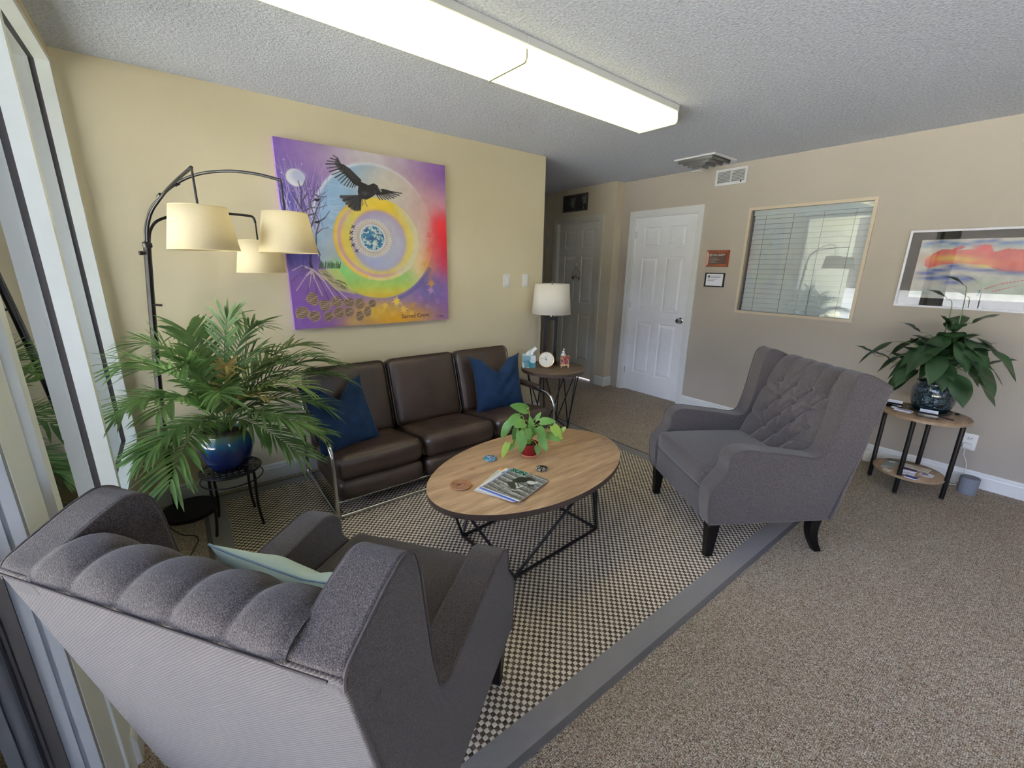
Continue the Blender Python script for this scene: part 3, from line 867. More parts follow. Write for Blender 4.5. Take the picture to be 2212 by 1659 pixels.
# ================================================================== SOFA
def leather():
    t = NT('dark_brown_leather'); co = t.coord()
    n = t.noise(co, 3.5, 4, 0.6); v = t.voronoi(co, 260, 'Distance')
    t.col(t.ramp(n, [(0.3, rgb(50, 38, 31)), (0.7, rgb(72, 56, 47))]))
    t.lk(t.ramp(t.noise(co, 9, 3), [(0.3, (0.30,) * 3), (0.7, (0.44,) * 3)]), t.b.inputs['Roughness'])
    t.b.inputs['Specular IOR Level'].default_value = 0.55
    t.bump(t.math('ADD', t.math('MULTIPLY', v, 0.5), t.math('MULTIPLY', t.noise(co, 22, 3), 0.8)), 0.16, 0.004); return t.m
M_LEATHER = leather()
M_LPIPE = plain('brown_leather_piping', rgb(44, 36, 32), 0.35, var=0.1)
sofa = thing('leather_sofa', 'dark brown leather three seat sofa with chrome tube frame under the painting', 'sofa', (1.4425, 2.78, 0.0065))
SX = [(-0.848, -0.282), (-0.278, 0.298), (0.302, 0.848)]
def seatwarp(y0, z0, slope):
    def f(q): return (q.x, q.y, q.z - (q.y - y0) * slope)
    return f
for k, (a, b) in enumerate(SX):
    c = (a + b) / 2; hw = (b - a) / 2 - 0.002
    # upper seat cushion, rolled at the front
    s = MB().rbox((c, -0.098, 0.287), (hw, 0.278, 0.080), 0.060, (0, 0.008, 0.016), 5, 10, warp=seatwarp(-0.3, 0, 0.16)).build('seat_cushion', M_LEATHER, sofa, angle=80)
    for xe in (a + 0.012, b - 0.012):
        ring = fillet([(xe, -0.376, 0.262), (xe, -0.325, 0.358), (xe, 0.15, 0.288)], 0.05, 5)
        MB().tube(ring, 0.0035, 6).build('piping', M_LPIPE, s)
    MB().rbox((c, -0.092, 0.147), (hw - 0.002, 0.278, 0.070), 0.052, (0, 0.006, 0), 5, 8).build('lower_roll', M_LEATHER, sofa, angle=80)
    # back cushion, leaning towards the wall
    Mb = Matrix.Translation((c, 0.225, 0.53)) @ Matrix.Rotation(math.radians(-16), 4, 'X')
    bc = MB().rbox((0, 0, 0), (hw, 0.062, 0.262), 0.052, (0, 0.014, 0), 5, 12, M=Mb).build('back_cushion', M_LEATHER, sofa, angle=80)
    for sy in (-0.05, 0.05):
        pts = fillet([(-hw + .006, sy, -0.256), (-hw + .006, sy, 0.256), (hw - .006, sy, 0.256), (hw - .006, sy, -0.256)], 0.06, 6, closed=True)
        MB().tube([Mb @ p for p in pts], 0.0042, 7, closed=True).build('piping', M_LPIPE, bc)
MB().rbox((0, 0.235, 0.315), (0.845, 0.035, 0.13), 0.02, seg=3, mid=4).build('back_panel', M_LEATHER, sofa)
# chrome tubing
for sg in (-1, 1):
    x = sg * 0.868
    pts = fillet([(x, 0.30, 0.62), (x, 0.18, 0.475), (x, -0.10, 0.475), (x, -0.372, 0.465), (x, -0.385, 0.012)], [0, .08, .08, .12, 0], 9)
    MB().tube(pts, 0.0125, 12).build('chrome_arm_tube', M_CHROME, sofa)
    MB().tube(fillet([(x - sg * 0.001, -0.380, 0.10), (x, -0.384, 0.0125), (x, 0.34, 0.0125), (x, 0.345, 0.33)], [0, .05, .06, 0], 8), 0.0118, 12).build('chrome_side_runner', M_CHROME, sofa)
    mp = MB().rbox((x, -0.02, 0.492), (0.026, 0.185, 0.019), 0.018, (0, 0, 0.004), 4, 6)
    mp.build('arm_pad', M_LEATHER, sofa)
MB().tube(fillet([(-0.868, -0.384, 0.06), (-0.868, -0.386, 0.0128), (0.868, -0.386, 0.0128), (0.868, -0.384, 0.06)], [0, .06, .06, 0], 8), 0.0118, 12).build('chrome_front_runner', M_CHROME, sofa)
MB().tube([(-0.865, -0.345, 0.085), (0.865, -0.345, 0.085)], 0.006, 10).build('chrome_seat_rail', M_CHROME, sofa)
MB().tube([(-0.868, 0.34, 0.20), (0.868, 0.34, 0.20)], 0.009, 10).build('chrome_back_rail', M_CHROME, sofa)
# ================================================================== WOOD
def wood(name, dark, mid, light, axis=0, sc=1.0, knots=True, dirty=0.3):
    t = NT(name)
    k = [9.0, 9.0, 9.0]; k[axis] = 0.9
    co = t.coord(scale=tuple(k)); co2 = t.coord()
    g = t.noise(co, 3.2 * sc, 6, 0.62); g2 = t.noise(t.coord(scale=tuple(x * 4 for x in k)), 4 * sc, 3)
    f = t.math('ADD', t.math('MULTIPLY', g, 0.75), t.math('MULTIPLY', g2, 0.28))
    c = t.ramp(f, [(0.34, dark), (0.52, mid), (0.68, light)])
    big = t.noise(t.coord(scale=tuple(x * 0.35 for x in k)), 2.2, 3)
    c = t.mix(t.math('MULTIPLY', big, dirty), c, tuple(x * 0.55 for x in mid))
    if knots:
        ks = [3.2, 5.0, 5.0]; ks[axis] = 3.2
        v = t.voronoi(t.coord(scale=tuple(ks)), 1.3, 'Distance')
        kn = t.ramp(v, [(0.0, (1, 1, 1)), (0.07, (0.7, 0.7, 0.7)), (0.14, (0, 0, 0))])
        c = t.mix(t.math('MULTIPLY', kn, 0.75), c, rgb(118, 74, 46))
    t.col(c); t.set(Roughness=0.42); t.b.inputs['Specular IOR Level'].default_value = 0.4
    t.bump(f, 0.1, 0.002); return t.m
M_WOODT = wood('weathered_brown_wood_top', rgb(146, 116, 86), rgb(180, 147, 111), rgb(203, 171, 134))
M_WOODE = plain('dark_wood_edge', rgb(74, 60, 52), 0.55, var=0.2, vscale=30)
M_WOODS = wood('dark_weathered_wood_top', rgb(74, 60, 46), rgb(104, 86, 66), rgb(128, 108, 84))
M_WOODL = wood('pale_oak_top', rgb(132, 108, 84), rgb(164, 138, 110), rgb(186, 160, 130), knots=False, dirty=0.15)

def oval_top(name, cx, cy, a, b, th, z0, z1, top, edge, parent, n=72):
    E = ell(cx, cy, a, b, n, th); E2 = ell(cx, cy, a - 0.003, b - 0.003, n, th)
    mb = MB()
    vs = [(x, y, z0) for x, y in E] + [(x, y, z1 - 0.003) for x, y in E] + [(x, y, z1) for x, y in E2]
    fs = [(i, (i+1) % n, n + (i+1) % n, n + i) for i in range(n)]
    mb.add(vs, fs + [tuple(range(n))[::-1]], 1)
    mb.add(vs, [(n + i, n + (i+1) % n, 2*n + (i+1) % n, 2*n + i) for i in range(n)] + [tuple(range(2*n, 3*n))], 0)
    return mb.build(name, [top, edge], parent, angle=50)

# ------------------------------------------------------------------ coffee table
ct = thing('coffee_table', 'oval weathered wood coffee table on black angled metal rod frame', 'table', (1.405, 1.615, 0.0065))
oval_top('tabletop', 0, 0, 0.625, 0.388, math.radians(6), 0.408, 0.440, M_WOODT, M_WOODE, ct)
def rot(x, y, a): return (x * math.cos(a) - y * math.sin(a), x * math.sin(a) + y * math.cos(a))
A = [rot(x, y, 0.06) for x, y in ((-0.318, -0.225), (0.318, -0.225), (0.318, 0.215), (-0.318, 0.215))]
for i in range(4):
    p, q = A[i], A[(i + 1) % 4]
    MB().tube([(p[0], p[1], 0.0085), (q[0], q[1], 0.0085)], 0.0085, 8).build('base_rail', M_DARKMETAL, ct, angle=60)
tops = [((-0.555, -0.10), (0.03, -0.375)), ((0.14, -0.355), (0.545, -0.02)), ((0.555, 0.14), (0.02, 0.37)), ((-0.09, 0.355), (-0.545, 0.05))]
for i, (p, q) in enumerate(tops):
    b = A[i]
    for w in (p, q):
        MB().tube([(b[0], b[1], 0.012), (w[0] * 0.92, w[1] * 0.92, 0.409)], 0.0075, 8).build('leg_rod', M_DARKMETAL, ct, angle=60)

# ------------------------------------------------------------------ end table with hairpin style legs
et = thing('end_table', 'round dark wood end table on crossed black rods beside the sofa', 'table', (2.675, 2.82, 0.0))
oval_top('tabletop', 0, 0, 0.292, 0.292, 0, 0.552, 0.583, M_WOODS, M_WOODE, et, 56)
R0 = 0.165
for k in range(4):
    a = math.radians(-62 + 90 * k); bx, by = R0 * math.cos(a), R0 * math.sin(a)
    pts = []
    for da in (-48, 0, 42):
        a2 = a + math.radians(da); tx, ty = 0.25 * math.cos(a2), 0.25 * math.sin(a2)
        MB().tube([(bx + (0.01 if da else 0.0), by, 0.018), (tx, ty, 0.553)], 0.0052, 8).build('leg_rod', M_DARKMETAL, et, angle=60)
pts = [(R0 * math.cos(math.radians(-62 + 90 * k)), R0 * math.sin(math.radians(-62 + 90 * k)), 0.0135) for k in range(4)]
MB().tube(pts, 0.0062, 8, closed=True).build('base_ring', M_DARKMETAL, et)

# ------------------------------------------------------------------ plant side table (two tiers)
st = thing('side_table', 'small round two tier pale wood table on four black posts by back wall', 'table', (3.895, 0.452, 0.0))
oval_top('tabletop', 0, 0, 0.233, 0.233, 0, 0.546, 0.566, M_WOODL, plain('pale_oak_edge', rgb(150, 128, 104), 0.5, var=0.15, vscale=40), st, 56)
oval_top('lower_shelf', 0, 0, 0.192, 0.192, 0, 0.128, 0.142, M_WOODL, MATS['pale_oak_edge'], st, 56)
for x, y in ((-0.164, 0.018), (-0.012, -0.197), (0.026, 0.200), (0.178, -0.018)):
    l = MB().tube([(x, y, 0.014), (x, y, 0.546)], 0.0135, 14).build('leg', M_DARKMETAL, st)
    MB().lathe([(0.0105, 0), (0.012, 0.003), (0.012, 0.014)], 14, (x, y, 0)).build('leg_foot', M_STEEL, l)

# ------------------------------------------------------------------ metal plant stand
ps = thing('plant_stand', 'round black wire plant stand holding the palm pot', 'plant stand', (0.105, 2.715, 0.0065))
mb = MB(); ns = 40
mb.tube([(0.145 * math.cos(2*PI*k/ns), 0.145 * math.sin(2*PI*k/ns), 0.345) for k in range(ns)], 0.008, 8, closed=True)
mb.build('top_ring', M_DARKMETAL, ps)
mb = MB()
for k in range(-4, 5):
    o_ = k * 0.030; L = math.sqrt(max(0, 0.143**2 - o_**2))
    mb.box((-L, o_ - 0.0055, 0.343), (L, o_ + 0.0055, 0.347)); mb.box((o_ - 0.0055, -L, 0.3435), (o_ + 0.0055, L, 0.3475))
mb.build('lattice', M_DARKMETAL, ps, smooth=False)
mb = MB().tube([(0.152 * math.cos(2*PI*k/ns), 0.152 * math.sin(2*PI*k/ns), 0.292) for k in range(ns)], 0.0035, 6, closed=True)
mb.build('lower_ring', M_DARKMETAL, ps)
for (x, y) in ((-0.118, -0.095), (0.112, -0.118), (-0.110, 0.140), (0.100, 0.135)):
    l = math.hypot(x, y); dx, dy = x / l, y / l
    pts = bez((dx * 0.140, dy * 0.140, 0.344), (dx * 0.150, dy * 0.150, 0.24), (dx * 0.120, dy * 0.120, 0.16), (dx * 0.155, dy * 0.155, 0.004), 8)
    MB().tube(pts, 0.0072, 8).build('leg', M_DARKMETAL, ps)
# ================================================================== ARC FLOOR LAMP
def shade_mat(name, c, trans=0.35):
    t = NT(name); co = t.coord()
    n = t.noise(t.coord(scale=(1, 1, 14)), 60, 2); n2 = t.noise(t.coord(scale=(14, 14, 1)), 30, 2)
    t.col(t.ramp(t.math('ADD', t.math('MULTIPLY', n, .5), t.math('MULTIPLY', n2, .5)), [(0.3, tuple(x * 0.93 for x in c)), (0.7, c)]))
    t.set(Roughness=0.9); t.b.inputs['Specular IOR Level'].default_value = 0.1
    tr = t.new('ShaderNodeBsdfTranslucent'); tr.inputs[0].default_value = (*c, 1)
    mx = t.new('ShaderNodeMixShader'); mx.inputs[0].default_value = trans
    t.lk(t.b.outputs[0], mx.inputs[1]); t.lk(tr.outputs[0], mx.inputs[2]); t.lk(mx.outputs[0], t.out.inputs[0])
    return t.m
M_SHADE = shade_mat('ivory_linen_shade', rgb(250, 234, 192), 0.2)
M_SHADEW = shade_mat('white_linen_shade', rgb(248, 242, 226), 0.15)
M_BULB = plain('frosted_bulb', rgb(240, 238, 230), 0.3)
fl = thing('arc_floor_lamp', 'black three arm arc floor lamp with cream drum shades behind the palm', 'floor lamp', (-0.12, 3.02, 0.0))
OX, OY = -0.12, 3.02
def L3(p): return (p[0] - OX, p[1] - OY, p[2])
MB().lathe([(0.145, 0.0), (0.149, 0.004), (0.149, 0.024), (0.144, 0.029), (0.02, 0.031)], 48).build('base', M_DARKMETAL, fl, angle=30)
pole = [L3(p) for p in ((-0.185, 3.09, 0.028), (-0.178, 3.085, 0.40), (-0.150, 3.07, 0.80), (-0.103, 3.035, 1.29), (-0.075, 3.0, 1.555))]
MB().tube(fillet(pole, 0.2, 5), 0.0165, 8).build('pole', M_DARKMETAL, fl, angle=20)
MB().lathe([(0.0185, -0.02), (0.021, -0.014), (0.021, 0.0), (0.0185, 0.006), (0.012, 0.01)], 20, L3((-0.074, 3.0, 1.563))).build('pole_cap', M_DARKMETAL, fl)
MB().tube([L3((-0.08, 3.0, 1.515)), L3((-0.11, 2.985, 1.515))], 0.0065, 10).tube([L3((-0.098, 2.990, 1.515)), L3((-0.112, 2.984, 1.515))], 0.010, 12).build('clamp_knob', M_DARKMETAL, fl)
MB().tube([L3((-0.11, 3.03, 1.25)), L3((-0.062, 3.02, 1.245))], 0.006, 8).build('foot_switch', M_DARKMETAL, fl)
def arm(pts, drop):
    p = [L3(q) for q in pts]
    a = MB().tube(fillet(p, 0.12, 6), 0.0068, 10).build('arm', M_DARKMETAL, fl)
    MB().tube([p[-1], L3(drop)], 0.0045, 8).build('drop_rod', M_DARKMETAL, a)
    return a
arm([(-0.078, 3.0, 1.56), (-0.068, 2.99, 1.64), (-0.035, 2.965, 1.73), (0.051, 2.85, 1.82), (0.124, 2.75, 1.864), (0.197, 2.67, 1.887), (0.302, 2.585, 1.897), (0.404, 2.505, 1.883), (0.485, 2.447, 1.858)], (0.485, 2.447, 1.70))
arm([(-0.070, 2.992, 1.56), (-0.060, 2.98, 1.64), (-0.03, 2.95, 1.72), (0.043, 2.85, 1.812), (0.090, 2.65, 1.842), (0.135, 2.375, 1.856)], (0.135, 2.375, 1.69))
arm([(-0.066, 3.004, 1.56), (-0.054, 3.005, 1.625), (-0.023, 3.02, 1.676), (0.032, 3.03, 1.704), (0.173, 3.04, 1.735), (0.304, 3.048, 1.744), (0.433, 3.05, 1.738), (0.44, 3.05, 1.70)], (0.44, 3.05, 1.58))
for q, tt in (((0.016, 2.893, 1.788), (0.043, -0.06, 0.046)), ((0.088, 2.80, 1.843), (0.07, -0.10, 0.044))):
    q = Vector(L3(q)); d = Vector(tt).normalized() * 0.011
    MB().tube([q - d, q + d], 0.0120, 10).build('arm_collar', M_DARKMETAL, fl)
def drum(parent, c, rt, rb, zt, zb, mat, ribs=True):
    n = 56
    mb = MB().lathe([(rb, zb), (rb - (rb - rt) * 0.5, (zb + zt) / 2), (rt, zt)], n, (c[0], c[1], 0), cap0=False, cap1=False)
    s = mb.build('lamp_shade', mat, parent, solid=0.0016)
    mb = MB()
    for r_, z in ((rb, zb), (rt, zt)): mb.tube([(c[0] + r_ * math.cos(2*PI*k/n), c[1] + r_ * math.sin(2*PI*k/n), z) for k in range(n)], 0.0019, 6, closed=True)
    for k in range(3):
        a = 2 * PI * k / 3 + 0.4
        mb.tube([(c[0], c[1], zt - 0.012), (c[0] + rt * 0.85 * math.cos(a), c[1] + rt * 0.85 * math.sin(a), zt - 0.012), (c[0] + rt * math.cos(a), c[1] + rt * math.sin(a), zt)], 0.0014, 5)
    mb.build('shade_wire', mat, s)
    zz = zt - 0.02
    b = MB().lathe([(0.012, zz), (0.012, zz - 0.035), (0.014, zz - 0.05), (0.026, zz - 0.075), (0.03, zz - 0.095), (0.022, zz - 0.115), (0.002, zz - 0.124)], 20, (c[0], c[1], 0)).build('bulb', M_BULB, s)
    return s
drum(fl, L3((0.135, 2.375, 0)), 0.104, 0.133, 1.703, 1.526, M_SHADE)
drum(fl, L3((0.485, 2.447, 0)), 0.100, 0.133, 1.712, 1.526, M_SHADE)
drum(fl, L3((0.44, 3.05, 0)), 0.100, 0.132, 1.602, 1.420, M_SHADE)
c = MB().tube(fillet([(-0.235, 2.93, 0.006), (-0.213, 2.855, 0.004), (-0.166, 2.75, 0.004), (-0.105, 2.705, 0.004), (-0.097, 2.647, 0.004), (-0.143, 2.503, 0.004), (-0.19, 2.40, 0.004)], 0.04, 5), 0.0032, 6).build('power_cord', M_BLACK, None)
c.parent = fl; c.matrix_parent_inverse = Matrix.Translation((-OX, -OY, 0))

# ================================================================== TABLE LAMP
tl = thing('table_lamp', 'black open frame table lamp with white drum shade on the end table', 'table lamp', (2.765, 2.968, 0.583), math.radians(-40))
MB().rbox((0, 0, 0.008), (0.075, 0.052, 0.008), 0.003, seg=2, mid=2).build('base', M_DARKMETAL, tl)
mb = MB()
mb.box((-0.062, -0.016, 0.016), (-0.034, 0.016, 0.445)).box((0.034, -0.016, 0.016), (0.062, 0.016, 0.445)).box((-0.062, -0.016, 0.415), (0.062, 0.016, 0.445)).box((-0.062, -0.016, 0.016), (0.062, 0.016, 0.034))
mb.build('open_frame', M_DARKMETAL, tl, smooth=False, bevel=0.002)
MB().tube([(0, 0, 0.445), (0, 0, 0.74)], 0.006, 10).build('stem', M_STEEL, tl)
drum(tl, (0, 0), 0.158, 0.181, 0.745, 0.478, M_SHADEW)
MB().lathe([(0.005, 0.728), (0.009, 0.74), (0.004, 0.75), (0.010, 0.76), (0.001, 0.772)], 14).build('finial', M_STEEL, tl)

# ================================================================== CEILING LIGHT
def lens_mat():
    t = NT('prismatic_light_lens'); tc = t.new('ShaderNodeTexCoord'); sp = t.new('ShaderNodeSeparateXYZ'); t.lk(tc.outputs['Object'], sp.inputs[0])
    # two tubes glow through the lens
    a = t.math('ABSOLUTE', sp.outputs[1])
    d = t.math('DIVIDE', t.math('SUBTRACT', a, 0.072), 0.030)
    g = t.math('EXPONENT', t.math('MULTIPLY', t.math('MULTIPLY', d, d), -1.0))
    e = t.math('SUBTRACT', 0.60, t.math('ABSOLUTE', sp.outputs[0])); e = t.math('MINIMUM', t.math('MAXIMUM', t.math('DIVIDE', e, 0.07), 0.0), 1.0)
    st = t.math('ADD', 0.72, t.math('MULTIPLY', t.math('MULTIPLY', g, e), 1.9))
    em = t.b.inputs['Emission Color']; em.default_value = (1.0, 0.91, 0.44, 1)
    t.lk(t.math('MULTIPLY', st, LENS_GAIN), t.b.inputs['Emission Strength'])
    t.col(rgb(230, 228, 210)); t.set(Roughness=0.4)
    t.bump(t.voronoi(t.coord(), 220, 'Distance'), 0.4, 0.003); return t.m
LENS_GAIN = 2.1
M_LENS = lens_mat()
M_LENSEND = plain('clear_lens_end', rgb(232, 232, 205), 0.3)
def fixture(cx, cy, label):
    t = thing('ceiling_light', label, 'ceiling light', (cx, cy, 2.44), math.radians(1.9), 'fluorescent ceiling fixtures')
    L = 0.6185; W = 0.142
    MB().box((-L, -W - 0.006, -0.034), (L, W + 0.006, 0.0)).build('housing', M_WHITE, t, smooth=False, bevel=0.003)
    sec = [(-W, -0.034), (-W, -0.085), (-W + 0.012, -0.098), (W - 0.012, -0.098), (W, -0.085), (W, -0.034)]
    mb = MB(); P = []
    for x in (-L + 0.004, L - 0.004): P.append([(x, y, z) for y, z in sec])
    mb.grid(P); mb.add([p for p in P[0]], [tuple(range(6))]); mb.add([p for p in P[1]], [tuple(range(6))[::-1]])
    mb.build('lens', M_LENS, t, smooth=False)
    for sx in (-1, 1):
        mb = MB().prism([(-W - .002, -0.05), (-W - .002, -0.086), (-W + .011, -0.101), (W - .011, -0.101), (W + .002, -0.086), (W + .002, -0.05)], 0, 0.006,
                  Matrix(((0, 0, 1, sx * (L - 0.004) - (0.006 if sx < 0 else 0)), (1, 0, 0, 0), (0, 1, 0, 0), (0, 0, 0, 1))))
        mb.build('end_cap', M_LENSEND, t, smooth=False)
fixture(0.748, 1.812, 'long fluorescent ceiling light with glowing lens, nearer the storefront and cut by the frame')
fixture(1.985, 1.853, 'long fluorescent ceiling light with glowing lens, nearer the white door')
# ================================================================== PALM
def leafmat(name, c1, c2, rough=0.45, tipc=None, coat=0.0):
    t = NT(name); co = t.coord(); n = t.noise(co, 9, 3)
    t.col(t.ramp(n, [(0.3, c1), (0.7, c2)])); t.set(Roughness=rough)
    t.b.inputs['Specular IOR Level'].default_value = 0.4
    tr = t.new('ShaderNodeBsdfTranslucent'); tr.inputs[0].default_value = (*[x * 1.3 for x in c2], 1)
    mx = t.new('ShaderNodeMixShader'); mx.inputs[0].default_value = 0.22
    t.lk(t.b.outputs[0], mx.inputs[1]); t.lk(tr.outputs[0], mx.inputs[2]); t.lk(mx.outputs[0], t.out.inputs[0])
    return t.m
M_PALM = leafmat('palm_green', rgb(56, 88, 46), rgb(108, 140, 80))
M_PALM2 = leafmat('palm_bright_green', rgb(88, 118, 58), rgb(142, 162, 92))
M_PALM3 = leafmat('palm_drying_yellow', rgb(140, 140, 78), rgb(196, 170, 110))
M_SOIL = plain('dark_potting_soil', rgb(40, 28, 20), 0.95, var=0.4, vscale=60, bump=0.6, bscale=80)
def glaze():
    t = NT('blue_reactive_glaze'); tc = t.new('ShaderNodeTexCoord'); sp = t.new('ShaderNodeSeparateXYZ'); t.lk(tc.outputs['Object'], sp.inputs[0])
    n = t.noise(t.coord(scale=(1, 1, 0.35)), 26, 3)
    z = t.math('ADD', t.math('MULTIPLY', sp.outputs[2], 3.8), t.math('MULTIPLY', t.math('SUBTRACT', n, 0.5), 0.35))
    t.col(t.ramp(z, [(0.0, rgb(14, 22, 52)), (0.45, rgb(22, 44, 100)), (0.68, rgb(36, 90, 124)), (0.80, rgb(70, 96, 80)), (0.88, rgb(74, 70, 44)), (0.97, rgb(22, 32, 70))]))
    t.set(Roughness=0.12); t.b.inputs['Coat Weight'].default_value = 0.6; return t.m
M_GLAZE = glaze()
pp = thing('potted_palm', 'bushy green parlor palm in blue glazed pot on the plant stand', 'potted plant', (0.105, 2.715, 0.3545))
MB().lathe([(0.072, 0.0), (0.080, 0.004), (0.108, 0.05), (0.124, 0.11), (0.127, 0.155), (0.118, 0.195), (0.106, 0.212), (0.106, 0.222), (0.120, 0.236), (0.123, 0.243), (0.118, 0.248), (0.108, 0.242), (0.100, 0.222), (0.100, 0.205)], 48, cap1=False).build('pot', M_GLAZE, pp, angle=60)
MB().lathe([(0.1005, 0.212), (0.05, 0.220), (0.0005, 0.222)], 30, cap0=False).build('soil', M_SOIL, pp)
def frond(tip, base=(0, 0, 0.22), mat=None, pairs=22, up=0.5, ll=0.15, seed=0, lw=0.0105):
    rg = random.Random(seed)
    b = Vector(base) + Vector((rg.uniform(-.03, .03), rg.uniform(-.03, .03), 0)); T = Vector(tip)
    d = T - b; L = d.length; hz = Vector((d.x, d.y, 0))
    p1 = b + Vector((hz.x * 0.15, hz.y * 0.15, up * L * 0.55 + max(0, d.z) * 0.25)); p2 = b + Vector((hz.x * 0.62, hz.y * 0.62, d.z + up * L * 0.42))
    c = bez(b, p1, p2, T, 40)
    mb = MB(); mb.tube(c, [0.0032 * (1 - 0.75 * i / 40) for i in range(41)], 5)
    for k in range(pairs):
        f = 0.26 + 0.735 * k / (pairs - 1); i = f * 40; i0 = min(39, int(i)); p = c[i0].lerp(c[i0 + 1], i - i0)
        tg = (c[min(40, i0 + 1)] - c[max(0, i0 - 1)]).normalized()
        side = tg.cross(Vector((0, 0, 1)))
        side = side.normalized() if side.length > 1e-3 else Vector((1, 0, 0))
        nrm = side.cross(tg).normalized()
        prof = math.sin(PI * min(1, (f - 0.20) / 0.95)) ** 0.6
        for sg in (-1, 1):
            ln = ll * (0.35 + 0.75 * prof) * rg.uniform(0.85, 1.12) * (0.55 if k == pairs - 1 else 1)
            ang = math.radians(62 - 34 * f) + rg.uniform(-.12, .12)
            dr = (tg * math.cos(ang) + side * sg * math.sin(ang) + nrm * rg.uniform(0.05, 0.30)).normalized()
            w = lw * rg.uniform(0.8, 1.15); droop = rg.uniform(0.10, 0.34) * ln
            acr = dr.cross(nrm).normalized(); vs = []; ns = 6
            for j in range(ns + 1):
                t = j / ns; q = p + dr * ln * t + Vector((0, 0, -droop * t * t)); ww = w * (math.sin(PI * min(1, t * 0.86 + 0.10)) ** 0.8) if j < ns else 0.0004
                vs += [q - acr * ww + nrm * ww * 0.35, q, q + acr * ww + nrm * ww * 0.35]
            fs = []
            for j in range(ns):
                a = j * 3; fs += [(a, a+1, a+4, a+3), (a+1, a+2, a+5, a+4)]
            mb.add(vs, fs)
    return mb.build('frond', mat, pp, angle=60)
PX, PY, PZ = 0.105, 2.715, 0.3545
TIPS = [(-0.25, 2.55, 1.00, .42, 0), (-0.17, 2.72, 1.07, .40, 0), (-0.27, 2.35, 0.84, .45, 0), (0.226, 2.80, 1.17, .30, 0), (0.371, 2.90, 1.11, .32, 0), (0.015, 2.95, 1.10, .32, 0),
        (0.66, 2.92, 0.95, .42, 1), (0.76, 2.74, 0.78, .50, 0), (0.78, 2.84, 0.84, .45, 0), (0.528, 2.42, 0.56, .55, 0), (0.40, 2.32, 0.50, .58, 0), (-0.14, 2.20, 0.55, .60, 0),
        (-0.19, 2.36, 0.66, .52, 0), (-0.13, 2.33, 0.84, .45, 0), (0.30, 2.52, 0.78, .40, 2), (0.41, 2.31, 0.66, .50, 0), (0.60, 2.58, 0.66, .52, 0),
         (-0.06, 3.02, 0.98, .40, 0), (0.50, 3.00, 0.86, .42, 0), (0.16, 2.62, 0.95, .30, 2), (-0.22, 2.88, 0.92, .40, 0), 
        (0.48, 2.46, 0.82, .42, 1), (-0.02, 2.58, 0.98, .34, 0), (-0.24, 2.48, 0.60, .55, 0), (0.64, 2.68, 0.92, .42, 0), (0.10, 2.36, 0.86, .40, 0), (0.36, 2.74, 0.98, .36, 0), (-0.25, 2.66, 0.80, .45, 0), (0.46, 2.80, 0.72, .5, 0)]
for k, (x, y, z, up, m) in enumerate(TIPS):
    frond((x - PX, y - PY, z - PZ), mat=(M_PALM, M_PALM2, M_PALM3)[m], up=up, seed=k + 3, pairs=25 if m < 2 else 14, ll=0.175 if m < 2 else 0.10, lw=0.0080)
# slender bare stalk
MB().tube(bez((0, 0.0, 0.22), (0.06, 0.0, 0.45), (0.10, 0.02, 0.60), (0.07, 0.06, 0.84), 12), 0.002, 5).build('flower_stalk', M_PALM2, pp)
MB().tube(bez((0.02, 0, 0.22), (0.03, -0.01, 0.24), (0.06, -0.04, 0.30), (0.10, -0.05, 0.24), 8), 0.0025, 5).build('dry_stem', plain('dry_stem', rgb(150, 110, 70), 0.8), pp)

# ================================================================== BLADES FOR BROAD LEAVES
def blade(mb, base, tip, w, nrm, droop=0.0, heart=False, fold=0.25, ns=10, wav=0.0, seed=0):
    b = Vector(base); t_ = Vector(tip); d = t_ - b; L = d.length; dr = d.normalized()
    n = Vector(nrm); n = (n - dr * n.dot(dr)).normalized(); s = dr.cross(n)
    rg = random.Random(seed); ph = rg.random() * 6
    cols = 6; vs = []
    for j in range(ns + 1):
        t = j / ns
        if heart:
            ww = w * (1.0 if t < .001 else 1) * (0.62 + 1.5 * t) * (1 - t) ** 0.62 * 0.92 if t < 1 else 0.0005
            ww = w * min(1.0, (0.55 + 2.2 * t)) * max(0, 1 - ((t - 0.22) / 0.78) ** 2 if t > 0.22 else 1) ** 0.85
            ww = max(ww, 0.0006)
        else:
            ww = max(0.0006, w * math.sin(PI * t ** 0.78) ** 1.05)
        cpt = b + d * t + Vector((0, 0, -droop * L * t * t + droop * 0.35 * L * t)) + n * (0.06 * L * math.sin(PI * t))
        for i in range(cols + 1):
            a = -1 + 2 * i / cols
            back = -0.16 * L * (abs(a) ** 1.5) * (1 - t) ** 3 if heart else 0
            z = abs(a) * fold * ww - 0.10 * ww * a * a + wav * ww * math.sin(7 * t + ph + 2.2 * a)
            vs.append(cpt + s * ww * a + n * z + dr * back)
    fs = [(j*(cols+1)+i, j*(cols+1)+i+1, (j+1)*(cols+1)+i+1, (j+1)*(cols+1)+i) for j in range(ns) for i in range(cols)]
    mb.add(vs, fs)

